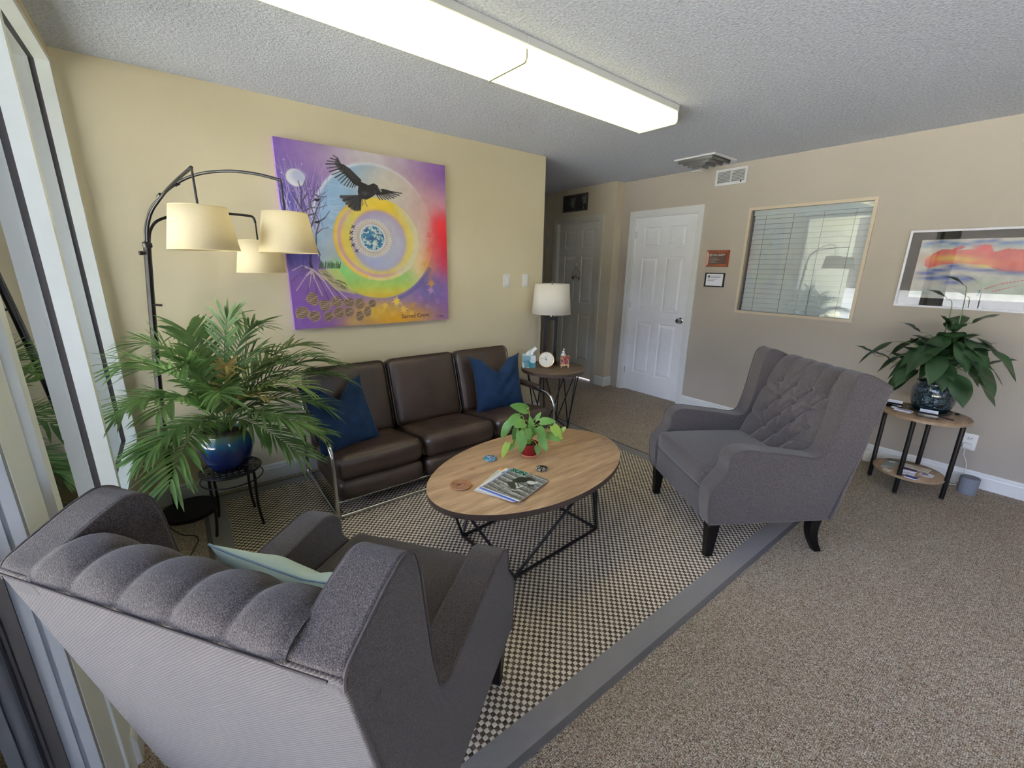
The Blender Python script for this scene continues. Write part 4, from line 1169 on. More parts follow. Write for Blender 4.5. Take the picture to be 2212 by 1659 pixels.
# ------------------------------------------------------------------ peace lily
def lilymat(name, c1, c2):
    t = NT(name); co = t.coord(); n = t.noise(co, 6, 2)
    v = t.wave(t.coord(), 26, 3.5, 'DIAGONAL', 2)
    t.col(t.mix(t.math('MULTIPLY', v, 0.30), t.ramp(n, [(0.3, c1), (0.7, c2)]), tuple(x * 1.6 for x in c2)))
    t.set(Roughness=0.32); t.b.inputs['Specular IOR Level'].default_value = 0.5
    return t.m
M_LILY = lilymat('peace_lily_green', rgb(24, 44, 26), rgb(42, 68, 38))
M_LILY2 = lilymat('peace_lily_stem', rgb(60, 88, 48), rgb(84, 112, 60))
def scaleglaze():
    t = NT('fish_scale_teal_glaze'); v = t.voronoi(t.coord(scale=(1, 1, 1.25)), 58, 'Distance'); v2 = t.voronoi(t.coord(scale=(1, 1, 1.25)), 58, 'Color')
    sp = t.new('ShaderNodeSeparateColor'); t.lk(v2, sp.inputs[0])
    t.col(t.ramp(sp.outputs[0], [(0.2, rgb(20, 34, 40)), (0.6, rgb(30, 56, 62)), (0.9, rgb(52, 70, 84))])); t.set(Roughness=0.08)
    t.b.inputs['Coat Weight'].default_value = 1.0
    t.bump(t.math('SUBTRACT', 1.0, v), 1.0, 0.01); return t.m
pl_ = thing('potted_peace_lily', 'dark leaved peace lily in teal scaled pot on the round side table', 'potted plant', (3.955, 0.438, 0.566))
MB().lathe([(0.088, 0.0), (0.104, 0.004), (0.114, 0.014), (0.112, 0.018), (0.086, 0.010)], 40).build('saucer', plain('dark_green_saucer', rgb(24, 44, 40), 0.2), pl_)
MB().lathe([(0.078, 0.012), (0.090, 0.018), (0.110, 0.06), (0.119, 0.11), (0.116, 0.155), (0.104, 0.192), (0.100, 0.200), (0.104, 0.208), (0.100, 0.212), (0.094, 0.204), (0.096, 0.19)], 48, cap1=False).build('pot', scaleglaze(), pl_, angle=60)
MB().lathe([(0.097, 0.192), (0.0005, 0.198)], 24, cap0=False).build('soil', M_SOIL, pl_)
LX, LY, LZ = 3.955, 0.438, 0.566
LT = [(3.74, .83, .86, .055), (3.78, .88, .98, .05), (3.82, .80, .95, .06), (3.96, .62, 1.38, .045), (3.98, .56, 1.47, .036), (4.08, .26, 1.24, .05), (3.86, .12, 1.00, .055), (3.78, .10, .88, .05), (3.70, .64, .68, .075),
      (3.86, .15, .70, .07), (3.70, .27, .69, .085), (3.88, .70, 1.16, .05), (3.64, .62, .72, .06), (3.66, .44, .80, .065), (3.86, .46, 1.12, .07), (3.78, .34, .98, .085), (4.10, .42, 1.22, .06), (4.16, .60, 1.05, .06),
      (4.14, .24, 1.06, .06), (3.82, .60, 1.00, .07), (3.74, .50, .92, .075), (3.76, .22, .86, .075), (3.92, .30, 1.12, .075), (4.05, .72, .90, .06), (3.68, .56, .84, .07), (3.98, .16, .92, .065), (4.12, .50, .86, .07),
      (3.72, .38, .76, .07), (3.84, .74, .80, .065), (3.96, .50, 1.20, .05), (3.80, .42, 1.02, .065), (3.90, .62, 1.08, .06), (3.88, .22, 1.04, .07), (3.76, .66, .78, .065), (3.74, .16, .78, .065), (4.02, .34, 1.10, .07)]
rx_ = random.Random(11)
for q in range(44):                                             # inner foliage filling the crown
    a = rx_.uniform(0, 2 * PI); el_ = rx_.uniform(0.0, 1.35); R_ = rx_.uniform(.16, .33)
    LT.append((min(4.20, LX + R_ * math.cos(a) * math.cos(el_)), LY + R_ * 1.1 * math.sin(a) * math.cos(el_), 0.82 + 1.15 * R_ * math.sin(el_) + rx_.uniform(-.08, .05), rx_.uniform(.045, .07)))
for k, (x, y, z, w) in enumerate(LT):
    rg = random.Random(k + 50)
    tip = Vector((x - LX, y - LY, z - LZ)); hz = Vector((tip.x, tip.y, 0)); Lh = hz.length + 1e-3
    base = Vector((rg.uniform(-.035, .035), rg.uniform(-.035, .035), 0.195))
    bl = min(0.20 + 1.1 * w, 0.85 * tip.length)
    droopy = tip.z < 0.36
    bb = tip - (hz / Lh) * bl * (0.62 if droopy else 0.50) + Vector((0, 0, bl * (0.62 if droopy else -0.28)))
    if bb.x * tip.x + bb.y * tip.y < 0: bb = Vector((tip.x * 0.15, tip.y * 0.15, bb.z))
    bb.z = max(bb.z, 0.24)
    st = bez(base, base + Vector((hz.x * 0.1, hz.y * 0.1, bb.z * 0.5)), bb + Vector((-hz.x * 0.25, -hz.y * 0.25, 0.02)), bb, 10)
    lf = MB(); lf.tube(st, [0.0035 - 0.0015 * i / 10 for i in range(11)], 6, mi=1)
    up = Vector((0, 0, 1)) + hz / Lh * (0.9 if droopy else 0.1)
    blade(lf, bb, tip, w * 0.80, up, droop=0.10 if not droopy else 0.05, fold=0.24, wav=0.17, seed=k, ns=14)
    lf.build('leaf', [M_LILY, M_LILY2], pl_, angle=80)

# ------------------------------------------------------------------ small pothos on the coffee table
M_POTHOS = leafmat('pothos_green', rgb(72, 118, 52), rgb(118, 160, 82), 0.35)
M_POTHOS2 = leafmat('pothos_lime', rgb(140, 176, 70), rgb(184, 208, 100), 0.35)
M_TERRA = plain('terracotta', rgb(206, 140, 108), 0.8, var=0.08, vscale=20)
po = thing('potted_pothos', 'small green heart leaf plant in dark red pot on the coffee table', 'potted plant', (1.45, 1.69, 0.4467))
MB().lathe([(0.036, 0.0), (0.044, 0.004), (0.053, 0.016), (0.055, 0.020), (0.050, 0.020), (0.042, 0.008)], 36).build('saucer', M_TERRA, po)
MB().lathe([(0.034, 0.008), (0.038, 0.010), (0.047, 0.070), (0.049, 0.072), (0.049, 0.080), (0.044, 0.080), (0.043, 0.066)], 36, cap1=False).build('pot', plain('dark_red_glaze', rgb(134, 28, 34), 0.22, coat=0.4), po, angle=50)
MB().lathe([(0.0435, 0.068), (0.0005, 0.072)], 24, cap0=False).build('soil', M_SOIL, po)
RV = Vector((0.789, -0.615, 0)); FV = Vector((-0.615, -0.789, 0))
# base point (right, up, towards viewer), tip offset (right, up, towards viewer), half width, lime?
PL = [(-.02, .272, .0, -.095, .035, .02, .030, 0), (-.06, .235, .02, -.075, -.035, .02, .032, 0), (-.035, .215, .05, -.055, -.005, .045, .030, 0), (-.125, .20, .02, -.035, -.085, .01, .020, 0), (-.110, .175, -.02, -.035, -.075, -.01, .015, 0),
      (-.080, .165, .00, -.010, -.085, .01, .018, 0), (-.055, .165, .05, .000, -.090, .03, .024, 0), (-.040, .140, .06, -.014, -.085, .03, .026, 0), (.055, .142, .05, .035, -.078, .03, .025, 0), (.055, .205, .0, .085, .01, .01, .024, 0),
      (.045, .185, .04, .035, -.045, .03, .022, 0), (.125, .185, .01, .045, -.070, .02, .027, 1), (.095, .135, .02, .075, -.020, .03, .024, 0), (.130, .150, .0, .055, -.045, .0, .018, 1), (.165, .140, -.01, .035, .035, .0, .014, 1),
      (-.125, .085, .03, -.030, -.078, .02, .019, 1), (-.085, .075, .02, -.045, -.030, .02, .014, 0), (.038, .080, .05, .005, -.042, .02, .018, 0), (.010, .165, .02, -.015, .080, -.01, .018, 0), (.030, .205, -.02, .03, .045, -.02, .013, 0),
      (-.015, .180, .045, .01, -.050, .04, .020, 0), (.015, .150, .03, .03, .04, .02, .018, 0)]
def V3(a, b, c): return RV * a + Vector((0, 0, b)) + FV * c
for k, (a, b, c, da, db, dc, w, m) in enumerate(PL):
    b0 = V3(a, b, c); tp = b0 + V3(da, db, dc)
    rg = random.Random(k); base = Vector((rg.uniform(-.015, .015), rg.uniform(-.015, .015), 0.07))
    st = bez(base, base + Vector((b0.x * .2, b0.y * .2, (b0.z - .07) * .9 + .03)), b0 + Vector((-b0.x * .15, -b0.y * .15, 0.028)), b0, 10)
    lf = MB().tube(st, 0.0016, 6, mi=1)
    nr = FV * 0.9 + Vector((0, 0, 0.75)) + RV * rg.uniform(-.2, .2)
    blade(lf, b0, tp, w, nr, droop=0.05, heart=True, fold=0.12, ns=12, wav=0.03, seed=k)
    lf.build('leaf', [(M_POTHOS, M_POTHOS2)[m], M_POTHOS2], po, angle=80)
# ================================================================== LARGE PAINTING
def hexc(r, g, b): return (r / 255, g / 255, b / 255)
A_ = Art(560, 560)
A_.fill(hexc(170, 150, 190))
X, Y = A_.X, A_.Y
nz = A_.noise(6, 1); nf = A_.noise(40, 2); nm = A_.noise(16, 3)
def B(*a, **k): A_.blob(*a, **k)
# sky washes
B(0.0, 1.0, .55, .38, hexc(96, 62, 150), 1); B(0.2, 0.86, .25, .2, hexc(160, 118, 182), .8); B(.55, .98, .34, .16, hexc(222, 214, 216), 1); B(.72, .86, .22, .16, hexc(218, 204, 206), .9)
B(1.0, .92, .26, .20, hexc(120, 76, 160), 1); B(.92, .72, .16, .16, hexc(206, 160, 186), .8); B(.80, .62, .18, .24, hexc(224, 176, 160), .9); B(.02, .62, .2, .26, hexc(64, 52, 140), .95); B(.0, .45, .2, .22, hexc(66, 70, 156), .9)
B(.0, .15, .34, .24, hexc(126, 84, 172), 1); B(.2, .0, .3, .14, hexc(136, 92, 176), 1); B(1.0, .12, .3, .26, hexc(148, 104, 176), 1); B(.86, .22, .14, .14, hexc(108, 100, 160), .9)
# large pale disc with blue left side and warm right side
big = np.sqrt(((X - .52) / .385) ** 2 + ((Y - .555) / .395) ** 2)
m = 1 - A_.ss(big, .965, 1.0)
m = m * (1 - .75 * A_.ss(X, .55, .85) * A_.ss(Y, .45, .75))
A_.mix(m * .85, hexc(206, 202, 204))
lb = m * A_.ss(.62 - X + (Y - .55) * .15, 0.0, .30); A_.mix(lb, hexc(142, 178, 214))
A_.mix(m * A_.ss(X, .52, .8) * .9, hexc(226, 198, 178)); A_.mix(m * np.exp(-((X - .62) / .2) ** 2 - ((Y - .83) / .10) ** 2), hexc(222, 214, 198))
A_.mix(m * np.exp(-((X - .25) / .10) ** 2 - ((Y - .42) / .16) ** 2) * .8, hexc(196, 200, 206))
A_.ring(.52, .555, .372, .385, .008, hexc(232, 236, 240), .8 * np.clip(1.25 * np.cos(np.arctan2(Y - .555, X - .52) - math.radians(125)), 0, 1))
# green and gold foot of the disc
A_.mix(m * A_.ss(.42 - Y, .0, .12) * A_.ss(X, .16, .3), hexc(160, 206, 120)); A_.mix(m * A_.ss(.30 - Y, 0, .10) * A_.ss(X, .2, .4), hexc(198, 212, 96)); A_.mix(m * A_.ss(.24 - Y, 0, .07), hexc(226, 196, 74))
A_.mix(m * np.exp(-((X - .28) / .07) ** 2 - ((Y - .33) / .06) ** 2) * .9, hexc(150, 220, 130)); A_.mix(m * np.exp(-((X - .80) / .08) ** 2 - ((Y - .36) / .14) ** 2) * .9, hexc(236, 206, 156))
# streaks of light in the blue
for k in range(26):
    a = RNG.random() * .5 + 2.2; x = .36 + RNG.random() * .06; y = .50 + RNG.random() * .30
    A_.line([(x, y), (x - .13 * abs(math.cos(a)) - .04, y - .05 + .10 * RNG.random())], .0035, hexc(206, 218, 232), .30)
# yellow swirl
d = np.sqrt(((X - .525) / .272) ** 2 + ((Y - .515) / .248) ** 2); ang = np.degrees(np.arctan2(Y - .515, X - .525)) % 360
ym = (1 - A_.ss(d, .96, 1.0))
A_.mix(ym, hexc(234, 208, 92)); A_.mix(ym * A_.ss(d, .80, .99) * (ang > 250) * .8, hexc(228, 220, 170)); A_.mix(ym * A_.ss(d, .72, .95) * ((ang < 60) | (ang > 300)) * .9, hexc(222, 216, 186))
A_.mix(ym * np.exp(-((X - .57) / .1) ** 2 - ((Y - .70) / .06) ** 2), hexc(240, 206, 60)); A_.mix(ym * np.exp(-((X - .34) / .05) ** 2 - ((Y - .62) / .07) ** 2), hexc(214, 206, 118))
A_.ring(.525, .515, .235, .214, .011, hexc(214, 158, 188), .9 * np.clip(1.3 * np.cos(np.arctan2(Y - .515, X - .525) - math.radians(215)) + .35, 0, 1))
A_.ring(.525, .515, .262, .240, .007, hexc(236, 188, 90), .8 * np.clip(1.3 * np.cos(np.arctan2(Y - .515, X - .525) - math.radians(175)), 0, 1))
# inner lavender disc
A_.disc(.530, .510, .172, .176, hexc(176, 150, 190), 1, .012); A_.disc(.538, .500, .160, .162, hexc(188, 190, 208), 1, .05); B(.60, .56, .07, .08, hexc(206, 190, 200), .6); B(.50, .38, .09, .04, hexc(168, 178, 214), .8)
A_.ring(.530, .510, .172, .176, .005, hexc(214, 166, 150), .7, 20, 120)
# toothed cream wheel and the blue globe at its heart
an = np.arctan2(Y - .523, X - .488); rr = np.hypot((X - .488) / .117, (Y - .523) / .109)
edge = .97 + .05 * np.abs(np.sin(an * 22)) + .01 * nf
A_.mix(1 - A_.ss(rr, edge - .04, edge + .01), hexc(214, 202, 190)); A_.mix((1 - A_.ss(rr, .93, .97)) * .5 * nm, hexc(170, 156, 150))
for k in range(44):
    a = 2 * PI * k / 44; A_.line([(.488 + .098 * math.cos(a), .523 + .092 * math.sin(a)), (.488 + .120 * math.cos(a + .06), .523 + .112 * math.sin(a + .06))], .003, hexc(240, 236, 226), .8)
A_.disc(.490, .525, .079, .077, hexc(236, 236, 240), 1, .004); A_.disc(.490, .525, .071, .070, hexc(62, 120, 158), 1, .004)
g = (np.hypot((X - .49) / .070, (Y - .525) / .069) < 1)
A_.mix(g * A_.ss(A_.noise(70, 8), .50, .62) * .85, hexc(206, 222, 204)); A_.mix(g * A_.ss(A_.noise(48, 9), .58, .7) * .7, hexc(36, 70, 116)); A_.mix(g * A_.ss(A_.noise(110, 10), .60, .7) * .8, hexc(232, 236, 224))
for k in range(5):
    a = math.radians(150 + k * 17); cx, cy = .488 + .130 * math.cos(a), .523 + .122 * math.sin(a)
    A_.line([(cx - .010, cy - .007), (cx + .010, cy + .007)], .003, hexc(30, 26, 40)); A_.line([(cx - .006, cy + .008), (cx + .006, cy - .008)], .003, hexc(30, 26, 40))
# red glow and maple colours on the right
B(.985, .53, .10, .16, hexc(196, 30, 44), 1); B(.96, .62, .07, .08, hexc(210, 40, 50), .95); B(.90, .46, .06, .10, hexc(214, 90, 84), .6); B(.86, .36, .05, .07, hexc(206, 140, 70), .6); B(.99, .40, .06, .10, hexc(176, 40, 66), .8)
for (x, y, s_, c_) in ((.872, .56, .03, (190, 70, 60)), (.885, .50, .03, (200, 84, 66)), (.862, .47, .026, (206, 110, 70)), (.83, .38, .026, (206, 146, 70))):
    A_.poly([(x + s_ * math.cos(2*PI*q/10 + .3) * (1 if q % 2 else .45), y + s_ * math.sin(2*PI*q/10 + .3) * (1 if q % 2 else .45)) for q in range(10)], hexc(*c_), .45)
# gold ground
B(.62, .03, .26, .08, hexc(224, 164, 44), 1); B(.48, .08, .16, .06, hexc(226, 184, 70), .9); B(.34, .02, .08, .04, hexc(210, 176, 100), .7)
A_.ring(.52, .555, .40, .412, .014, hexc(84, 84, 140), .55, 286, 330)
def maple(x, y, s_, c_, al=.9, r0=0):
    pts = []
    for q in range(14):
        a = r0 + 2 * PI * q / 14; r_ = s_ * (1.0 if q % 2 == 0 else .5) * (1.15 if q in (0, 4, 10) else .9); pts.append((x + r_ * math.cos(a), y + r_ * math.sin(a)))
    A_.poly(pts, c_, al); A_.line([(x, y), (x - s_ * 1.2 * math.cos(r0), y - s_ * 1.2 * math.sin(r0))], .003, c_, al)
maple(.542, .115, .028, hexc(240, 204, 96), .9, 1.2); maple(.618, .138, .034, hexc(246, 214, 90), .95, 1.4); maple(.665, .086, .030, hexc(240, 200, 110), .9, 1.9); maple(.595, .060, .026, hexc(232, 186, 84), .8, .9)
maple(.719, .058, .026, hexc(232, 190, 100), .6, 2.2); maple(.872, .251, .034, hexc(204, 150, 74), .8, 1.6); maple(.868, .205, .030, hexc(196, 150, 190), .7, 1.2); maple(.790, .150, .034, hexc(168, 124, 184), .7, 1.9); maple(.915, .13, .03, hexc(160, 120, 186), .6, 1.0)
maple(.73, .11, .026, hexc(214, 160, 80), .6, .6); maple(.84, .10, .024, hexc(188, 150, 170), .5, 2.6)
# newsprint leaves
for (x, y, w_, h_) in ((.047, .094, .040, .034), (.112, .071, .036, .028), (.188, .065, .028, .026), (.25, .083, .036, .032), (.312, .084, .034, .028), (.374, .057, .028, .030), (.425, .083, .026, .032), (.111, .170, .034, .036), (.176, .130, .034, .038), (.245, .150, .034, .034), (.316, .144, .036, .028), (.38, .133, .032, .036), (.458, .130, .026, .024)):
    pts = [(x + w_ * math.cos(a) * (1 + .12 * math.sin(3 * a + x * 40)), y + h_ * math.sin(a) * (1 + .15 * math.cos(2 * a + y * 50))) for a in np.linspace(0, 2 * PI, 18)[:-1]]
    A_.poly(pts, hexc(168, 142, 112), .95)
    for q in range(6):
        yy = y - h_ * .75 + h_ * 1.5 * q / 5; hw = w_ * .72 * math.sqrt(max(0, 1 - ((yy - y) / h_) ** 2))
        A_.line([(x - hw, yy - .002), (x + hw, yy + .003)], .0032, hexc(78, 62, 54), .75)
    A_.line([(x - w_ * .7, y - h_ * .4), (x + w_ * .7, y + h_ * .4)], .003, hexc(214, 196, 168), .5)
# moon, stars

for k in range(16): A_.disc(.02 + RNG.random() * .14, .56 + RNG.random() * .36, .0028, .0028, hexc(236, 232, 246), .9, .002)
# tree: swirling lilac tendrils, then dark limbs, roots
for k in range(46):
    x0 = .02 + RNG.random() * .19; y0 = .52 + RNG.random() * .10; pts = [(x0, y0)]; dx = RNG.normal() * .008; ph = RNG.random() * 6
    for q in range(9): x0 += dx + .007 * math.sin(ph + q * .8); y0 += .028 + RNG.random() * .012; pts.append((x0, y0))
    A_.line(pts, .0036, hexc(*((196, 178, 206) if k % 3 else (120, 108, 168))), .7, True)
A_.disc(.090, .815, .048, .044, hexc(242, 242, 246), .96, .004); A_.disc(.104, .824, .034, .032, hexc(170, 180, 214), .75, .02)
TR = hexc(52, 46, 66)
A_.line([(.127, .325), (.118, .37), (.125, .42), (.150, .50), (.140, .56), (.112, .62), (.103, .69), (.112, .75), (.100, .80)], .010, TR, 1, True)
for pts in ([(.140, .56), (.165, .62), (.150, .70), (.181, .76), (.218, .792)], [(.103, .66), (.07, .72), (.062, .76)], [(.112, .62), (.17, .64), (.20, .70), (.192, .74)], [(.125, .43), (.16, .47), (.165, .53), (.20, .56), (.235, .57)], [(.165, .53), (.19, .60), (.17, .645)],
            [(.150, .50), (.10, .53), (.07, .58)], [(.110, .70), (.14, .74), (.133, .80)], [(.181, .74), (.20, .73), (.24, .735)], [(.155, .47), (.175, .42), (.165, .38)], [(.19, .60), (.22, .62), (.25, .66)], [(.118, .65), (.15, .67), (.19, .67), (.24, .69)]):
    A_.line(pts, .0052, TR, .95, True)
for k in range(22):
    a = RNG.random() * .9 + .3; x, y = (.12 + RNG.random() * .10, .60 + RNG.random() * .20); L = .03 + RNG.random() * .05
    A_.line([(x, y), (x + L * math.cos(a) * .7, y + L * .6), (x + L * math.cos(a), y + L * math.sin(a) + .02)], .0026, hexc(86, 76, 110), .8, True)
for k, (x, y) in enumerate(((.01, .27), (.03, .22), (.085, .20), (.10, .24), (.135, .20), (.165, .19), (.20, .16), (.24, .165), (.285, .15), (.31, .16), (.06, .30), (.02, .33))):
    mx_, my_ = (.127 + x) / 2 + RNG.normal() * .01, (.325 + y) / 2 + .03
    A_.line([(.127, .335), (mx_, my_), (x, y)], .0072, hexc(*((226, 206, 214) if k % 2 else (84, 62, 110))), .85, True)
for k in range(40):
    x = .01 + RNG.random() * .12; A_.line([(x, .34 + RNG.random() * .05), (x + RNG.normal() * .01, .40 + RNG.random() * .06)], .0028, hexc(60, 56, 140), .5)
for k in range(50):
    x = .16 + RNG.random() * .12; A_.line([(x, .345), (x + .006, .365 + RNG.random() * .02)], .0024, hexc(60, 84, 60), .7)
A_.poly([(.150, .335), (.27, .34), (.36, .19), (.24, .22)], hexc(214, 206, 128), .65)
for k in range(26):
    x = .17 + RNG.random() * .12; y = .33 - (x - .15) * .7 - RNG.random() * .05 + .03; A_.line([(x, y), (x + .018, y - .006), (x + .026, y - .016)], .0024, hexc(96, 104, 70), .7)
# perched birds
BK = hexc(22, 20, 24)
def bird(x, y, s_):
    A_.disc(x, y, s_, s_ * .55, BK, 1, .003); A_.disc(x + s_ * .9, y + s_ * .45, s_ * .42, s_ * .36, BK, 1, .003)
    A_.poly([(x - s_, y + .1 * s_), (x - 2 * s_, y - .7 * s_), (x - .7 * s_, y - .3 * s_)], BK); A_.poly([(x + 1.1 * s_, y + .6 * s_), (x + 1.8 * s_, y + .45 * s_), (x + 1.1 * s_, y + .2 * s_)], BK)
bird(.186, .712, .012); bird(.176, .595, .012)
# the large flying bird
A_.poly([(.431, .84), (.484, .823), (.517, .837), (.538, .829), (.552, .812), (.562, .794), (.540, .800), (.531, .782), (.503, .760), (.47, .742), (.44, .742), (.424, .745), (.418, .78), (.425, .81)], BK)
tips = [(.296, .955), (.282, .938), (.262, .922), (.253, .905), (.258, .884), (.268, .868), (.281, .853), (.296, .840), (.313, .828), (.326, .816), (.342, .806), (.358, .802), (.374, .799), (.388, .800), (.402, .803)]
for k, tp in enumerate(tips):                                   # left wing, feather by feather
    f = k / (len(tips) - 1); b0 = (.330 + .100 * f, .912 - .062 * f)
    mid = ((b0[0] + tp[0]) / 2 + .004, (b0[1] + tp[1]) / 2 + .010)
    A_.line([b0, mid, tp], .0098 - .0022 * f, hexc(*((26, 25, 30) if k % 2 else (70, 68, 76))), .97, True)
A_.poly([(.446, .846), (.415, .872), (.385, .898), (.350, .916), (.322, .918), (.330, .895), (.352, .868), (.378, .838), (.400, .818), (.428, .808)], BK, .97)
for k in range(7): A_.line([(.35 + .012 * k, .905 - .010 * k), (.345 + .012 * k, .880 - .009 * k)], .0022, hexc(96, 96, 104), .6)
for k in range(9):
    f = k / 8; A_.line([(.52 + .06 * f, .792 + .010 * f), (.548 + .143 * f, .750 + .014 * f + .036 * f ** 3)], .0072, hexc(*((34, 32, 36) if k % 2 else (72, 70, 74))), .95, True)
A_.poly([(.520, .80), (.571, .813), (.66, .802), (.60, .790), (.53, .770)], BK, .95)
for k in range(8):
    f = k / 7; A_.line([(.432, .755), (.321 + .10 * f, .742 - .062 * math.sin(f * PI * .62))], .0105, hexc(*((24, 22, 26) if k % 2 else (56, 54, 58))), 1)
A_.line([(.455, .745), (.462, .715), (.470, .705)], .003, hexc(110, 90, 80)); A_.line([(.440, .742), (.445, .718), (.438, .706)], .003, hexc(110, 90, 80))
B(.46, .775, .02, .012, hexc(110, 108, 112), .6); A_.disc(.530, .822, .004, .004, hexc(120, 60, 50), 1, .002); A_.line([(.545, .818), (.560, .797)], .0055, hexc(190, 180, 170), .9)
A_.img += ((nf - .5) * .035 + (nm - .5) * .03)[..., None]
pt = thing('canvas_painting', 'large square colourful painting of a flying black bird over a swirling disc', 'painting', (0.608, 3.165, 1.045))
A_.mesh('painted_face', (0, 0, 0), (1.175, 0, 0), (0, 0, 1.168), paint_mat('canvas_paint', 0.5, 0.35, 0.1), pt)
MB().box((0, 0.0006, 0), (1.175, 0.034, 1.168)).build('stretcher_edge', plain('purple_canvas_edge', rgb(158, 122, 200), 0.6), pt, smooth=False)
inkp = plain('dark_purple_ink', rgb(52, 36, 80), 0.6)
Mf = Matrix(((1, 0, 0, 0), (0, 0, -1, 0), (0, 1, 0, 0), (0, 0, 0, 1)))
letters('title_lettering', 'Sacred Crow', 0.044, Matrix.Translation((0.76, -0.0008, 0.030)) @ Mf @ Matrix.Rotation(math.radians(1), 4, 'Z'), inkp, pt)
letters('signature', 'C. Boy', 0.026, Matrix.Translation((1.06, -0.0008, 0.022)) @ Mf, inkp, pt)

# ================================================================== WATERCOLOUR IN A WHITE FRAME ON THE BACK WALL
wf = thing('framed_watercolor', 'wide framed watercolor of red and yellow clouds with black mat', 'picture', (XB - 0.028, 0.832, 1.234))
FWd, FH = 0.955, 0.537
# local axes: picture runs towards -y
def wl(a, z, d=0): return (d, -a, z)
mb = MB()
for (a0, a1, z0, z1) in ((0, FWd, 0, .014), (0, FWd, FH - .014, FH), (0, .014, .014, FH - .014), (FWd - .014, FWd, .014, FH - .014)):
    mb.box((0, -a1, z0), (0.027, -a0, z1))
mb.build('frame', plain('white_picture_frame', rgb(228, 226, 232), 0.3), wf, smooth=False)
MB().box((0.010, -FWd + .014, .014), (0.012, -.014, FH - .014)).build('mat_board', plain('black_mat_board', rgb(38, 34, 34), 0.8), wf, smooth=False)
W_ = Art(250, 120, 0.81 / 0.402)
W_.fill(hexc(226, 222, 212)); a2 = 0.402
def wp(x, z): return ((x - .072) / a2, (z - .068) / a2)
def WB(x, z, rx, rz, c, al=1.0):
    p = wp(x, z); W_.blob(p[0], p[1], rx / a2, rz / a2, c, al)
def wpoly(pts, c, al):
    W_.poly([wp(*p) for p in pts], c, al)
n1 = W_.noise(12, 4); n2 = W_.noise(30, 5)
for k in range(14): WB(.12 + k * .06, .445 + .01 * math.sin(k * 1.7), .035, .010, hexc(80, 110, 180), .8)
for k in range(10): WB(.10 + k * .09, .425, .04, .012, hexc(130, 170, 200), .5)
red = [(.114, .332), (.145, .374), (.189, .405), (.238, .402), (.283, .429), (.303, .416), (.266, .393), (.324, .402), (.358, .400), (.388, .432), (.42, .425), (.442, .382), (.497, .404), (.569, .395), (.64, .42), (.72, .40), (.84, .41), (.86, .33), (.72, .27), (.62, .25), (.552, .254), (.497, .261), (.42, .30), (.30, .31), (.20, .30), (.145, .275), (.118, .29)]
wpoly(red, hexc(204, 92, 92), .9)
for (x, z, rx, rz, c_) in ((.17, .33, .06, .03, (222, 120, 96)), (.24, .345, .09, .022, (232, 204, 110)), (.33, .33, .06, .022, (232, 196, 110)), (.42, .315, .09, .02, (228, 150, 104)), (.56, .31, .12, .03, (206, 98, 90)), (.70, .33, .12, .03, (214, 110, 96)), (.38, .41, .04, .02, (208, 84, 96)), (.41, .292, .04, .010, (226, 210, 110))):
    WB(x, z, rx, rz, hexc(*c_), .9)
for (x, z, rx, rz, al) in ((.14, .24, .05, .012, .9), (.20, .262, .05, .010, .9), (.27, .292, .035, .012, .95), (.30, .275, .06, .010, .7), (.42, .265, .08, .010, .7), (.17, .205, .06, .012, .8), (.26, .215, .06, .014, .9), (.34, .205, .05, .016, .9), (.29, .180, .05, .014, .8), (.55, .25, .08, .012, .6), (.70, .24, .10, .012, .6)):
    WB(x, z, rx, rz, hexc(54, 74, 158), al)
for (x, z, rx, rz, c_) in ((.12, .10, .05, .012, (110, 160, 140)), (.45, .17, .09, .05, (178, 204, 176)), (.60, .13, .12, .05, (190, 212, 190)), (.34, .12, .10, .03, (200, 210, 200)), (.72, .16, .10, .05, (170, 196, 196)), (.20, .12, .08, .02, (190, 206, 204))):
    WB(x, z, rx, rz, hexc(*c_), .6)
W_.line([wp(.40, .17), wp(.425, .225), wp(.47, .225), wp(.50, .21)], .004, hexc(120, 160, 150), .6); W_.line([wp(.425, .10), wp(.43, .135), wp(.42, .13)], .008, hexc(60, 100, 130), .8)
for (x0, z0, x1, z1) in ((.45, .145, .56, .205), (.49, .13, .60, .175), (.52, .18, .66, .22)):
    for k in range(9):
        f = k / 9; W_.line([wp(x0 + (x1 - x0) * f, z0 + (z1 - z0) * f), wp(x0 + (x1 - x0) * (f + .05), z0 + (z1 - z0) * (f + .05))], .008 * (1 - f) + .003, hexc(170, 40, 66), .85)
W_.img += ((n1 - .5) * .08 + (n2 - .5) * .03)[..., None]
W_.mesh('painted_sheet', (0.0095, -0.072, 0.068), (0, -0.81, 0), (0, 0, 0.402), paint_mat('watercolor_paper', 0.8, 0.1), wf)
MB().box((0.004, -FWd + .014, .014), (0.006, -.014, FH - .014)).build('glass', M_GLASSF, wf, smooth=False)

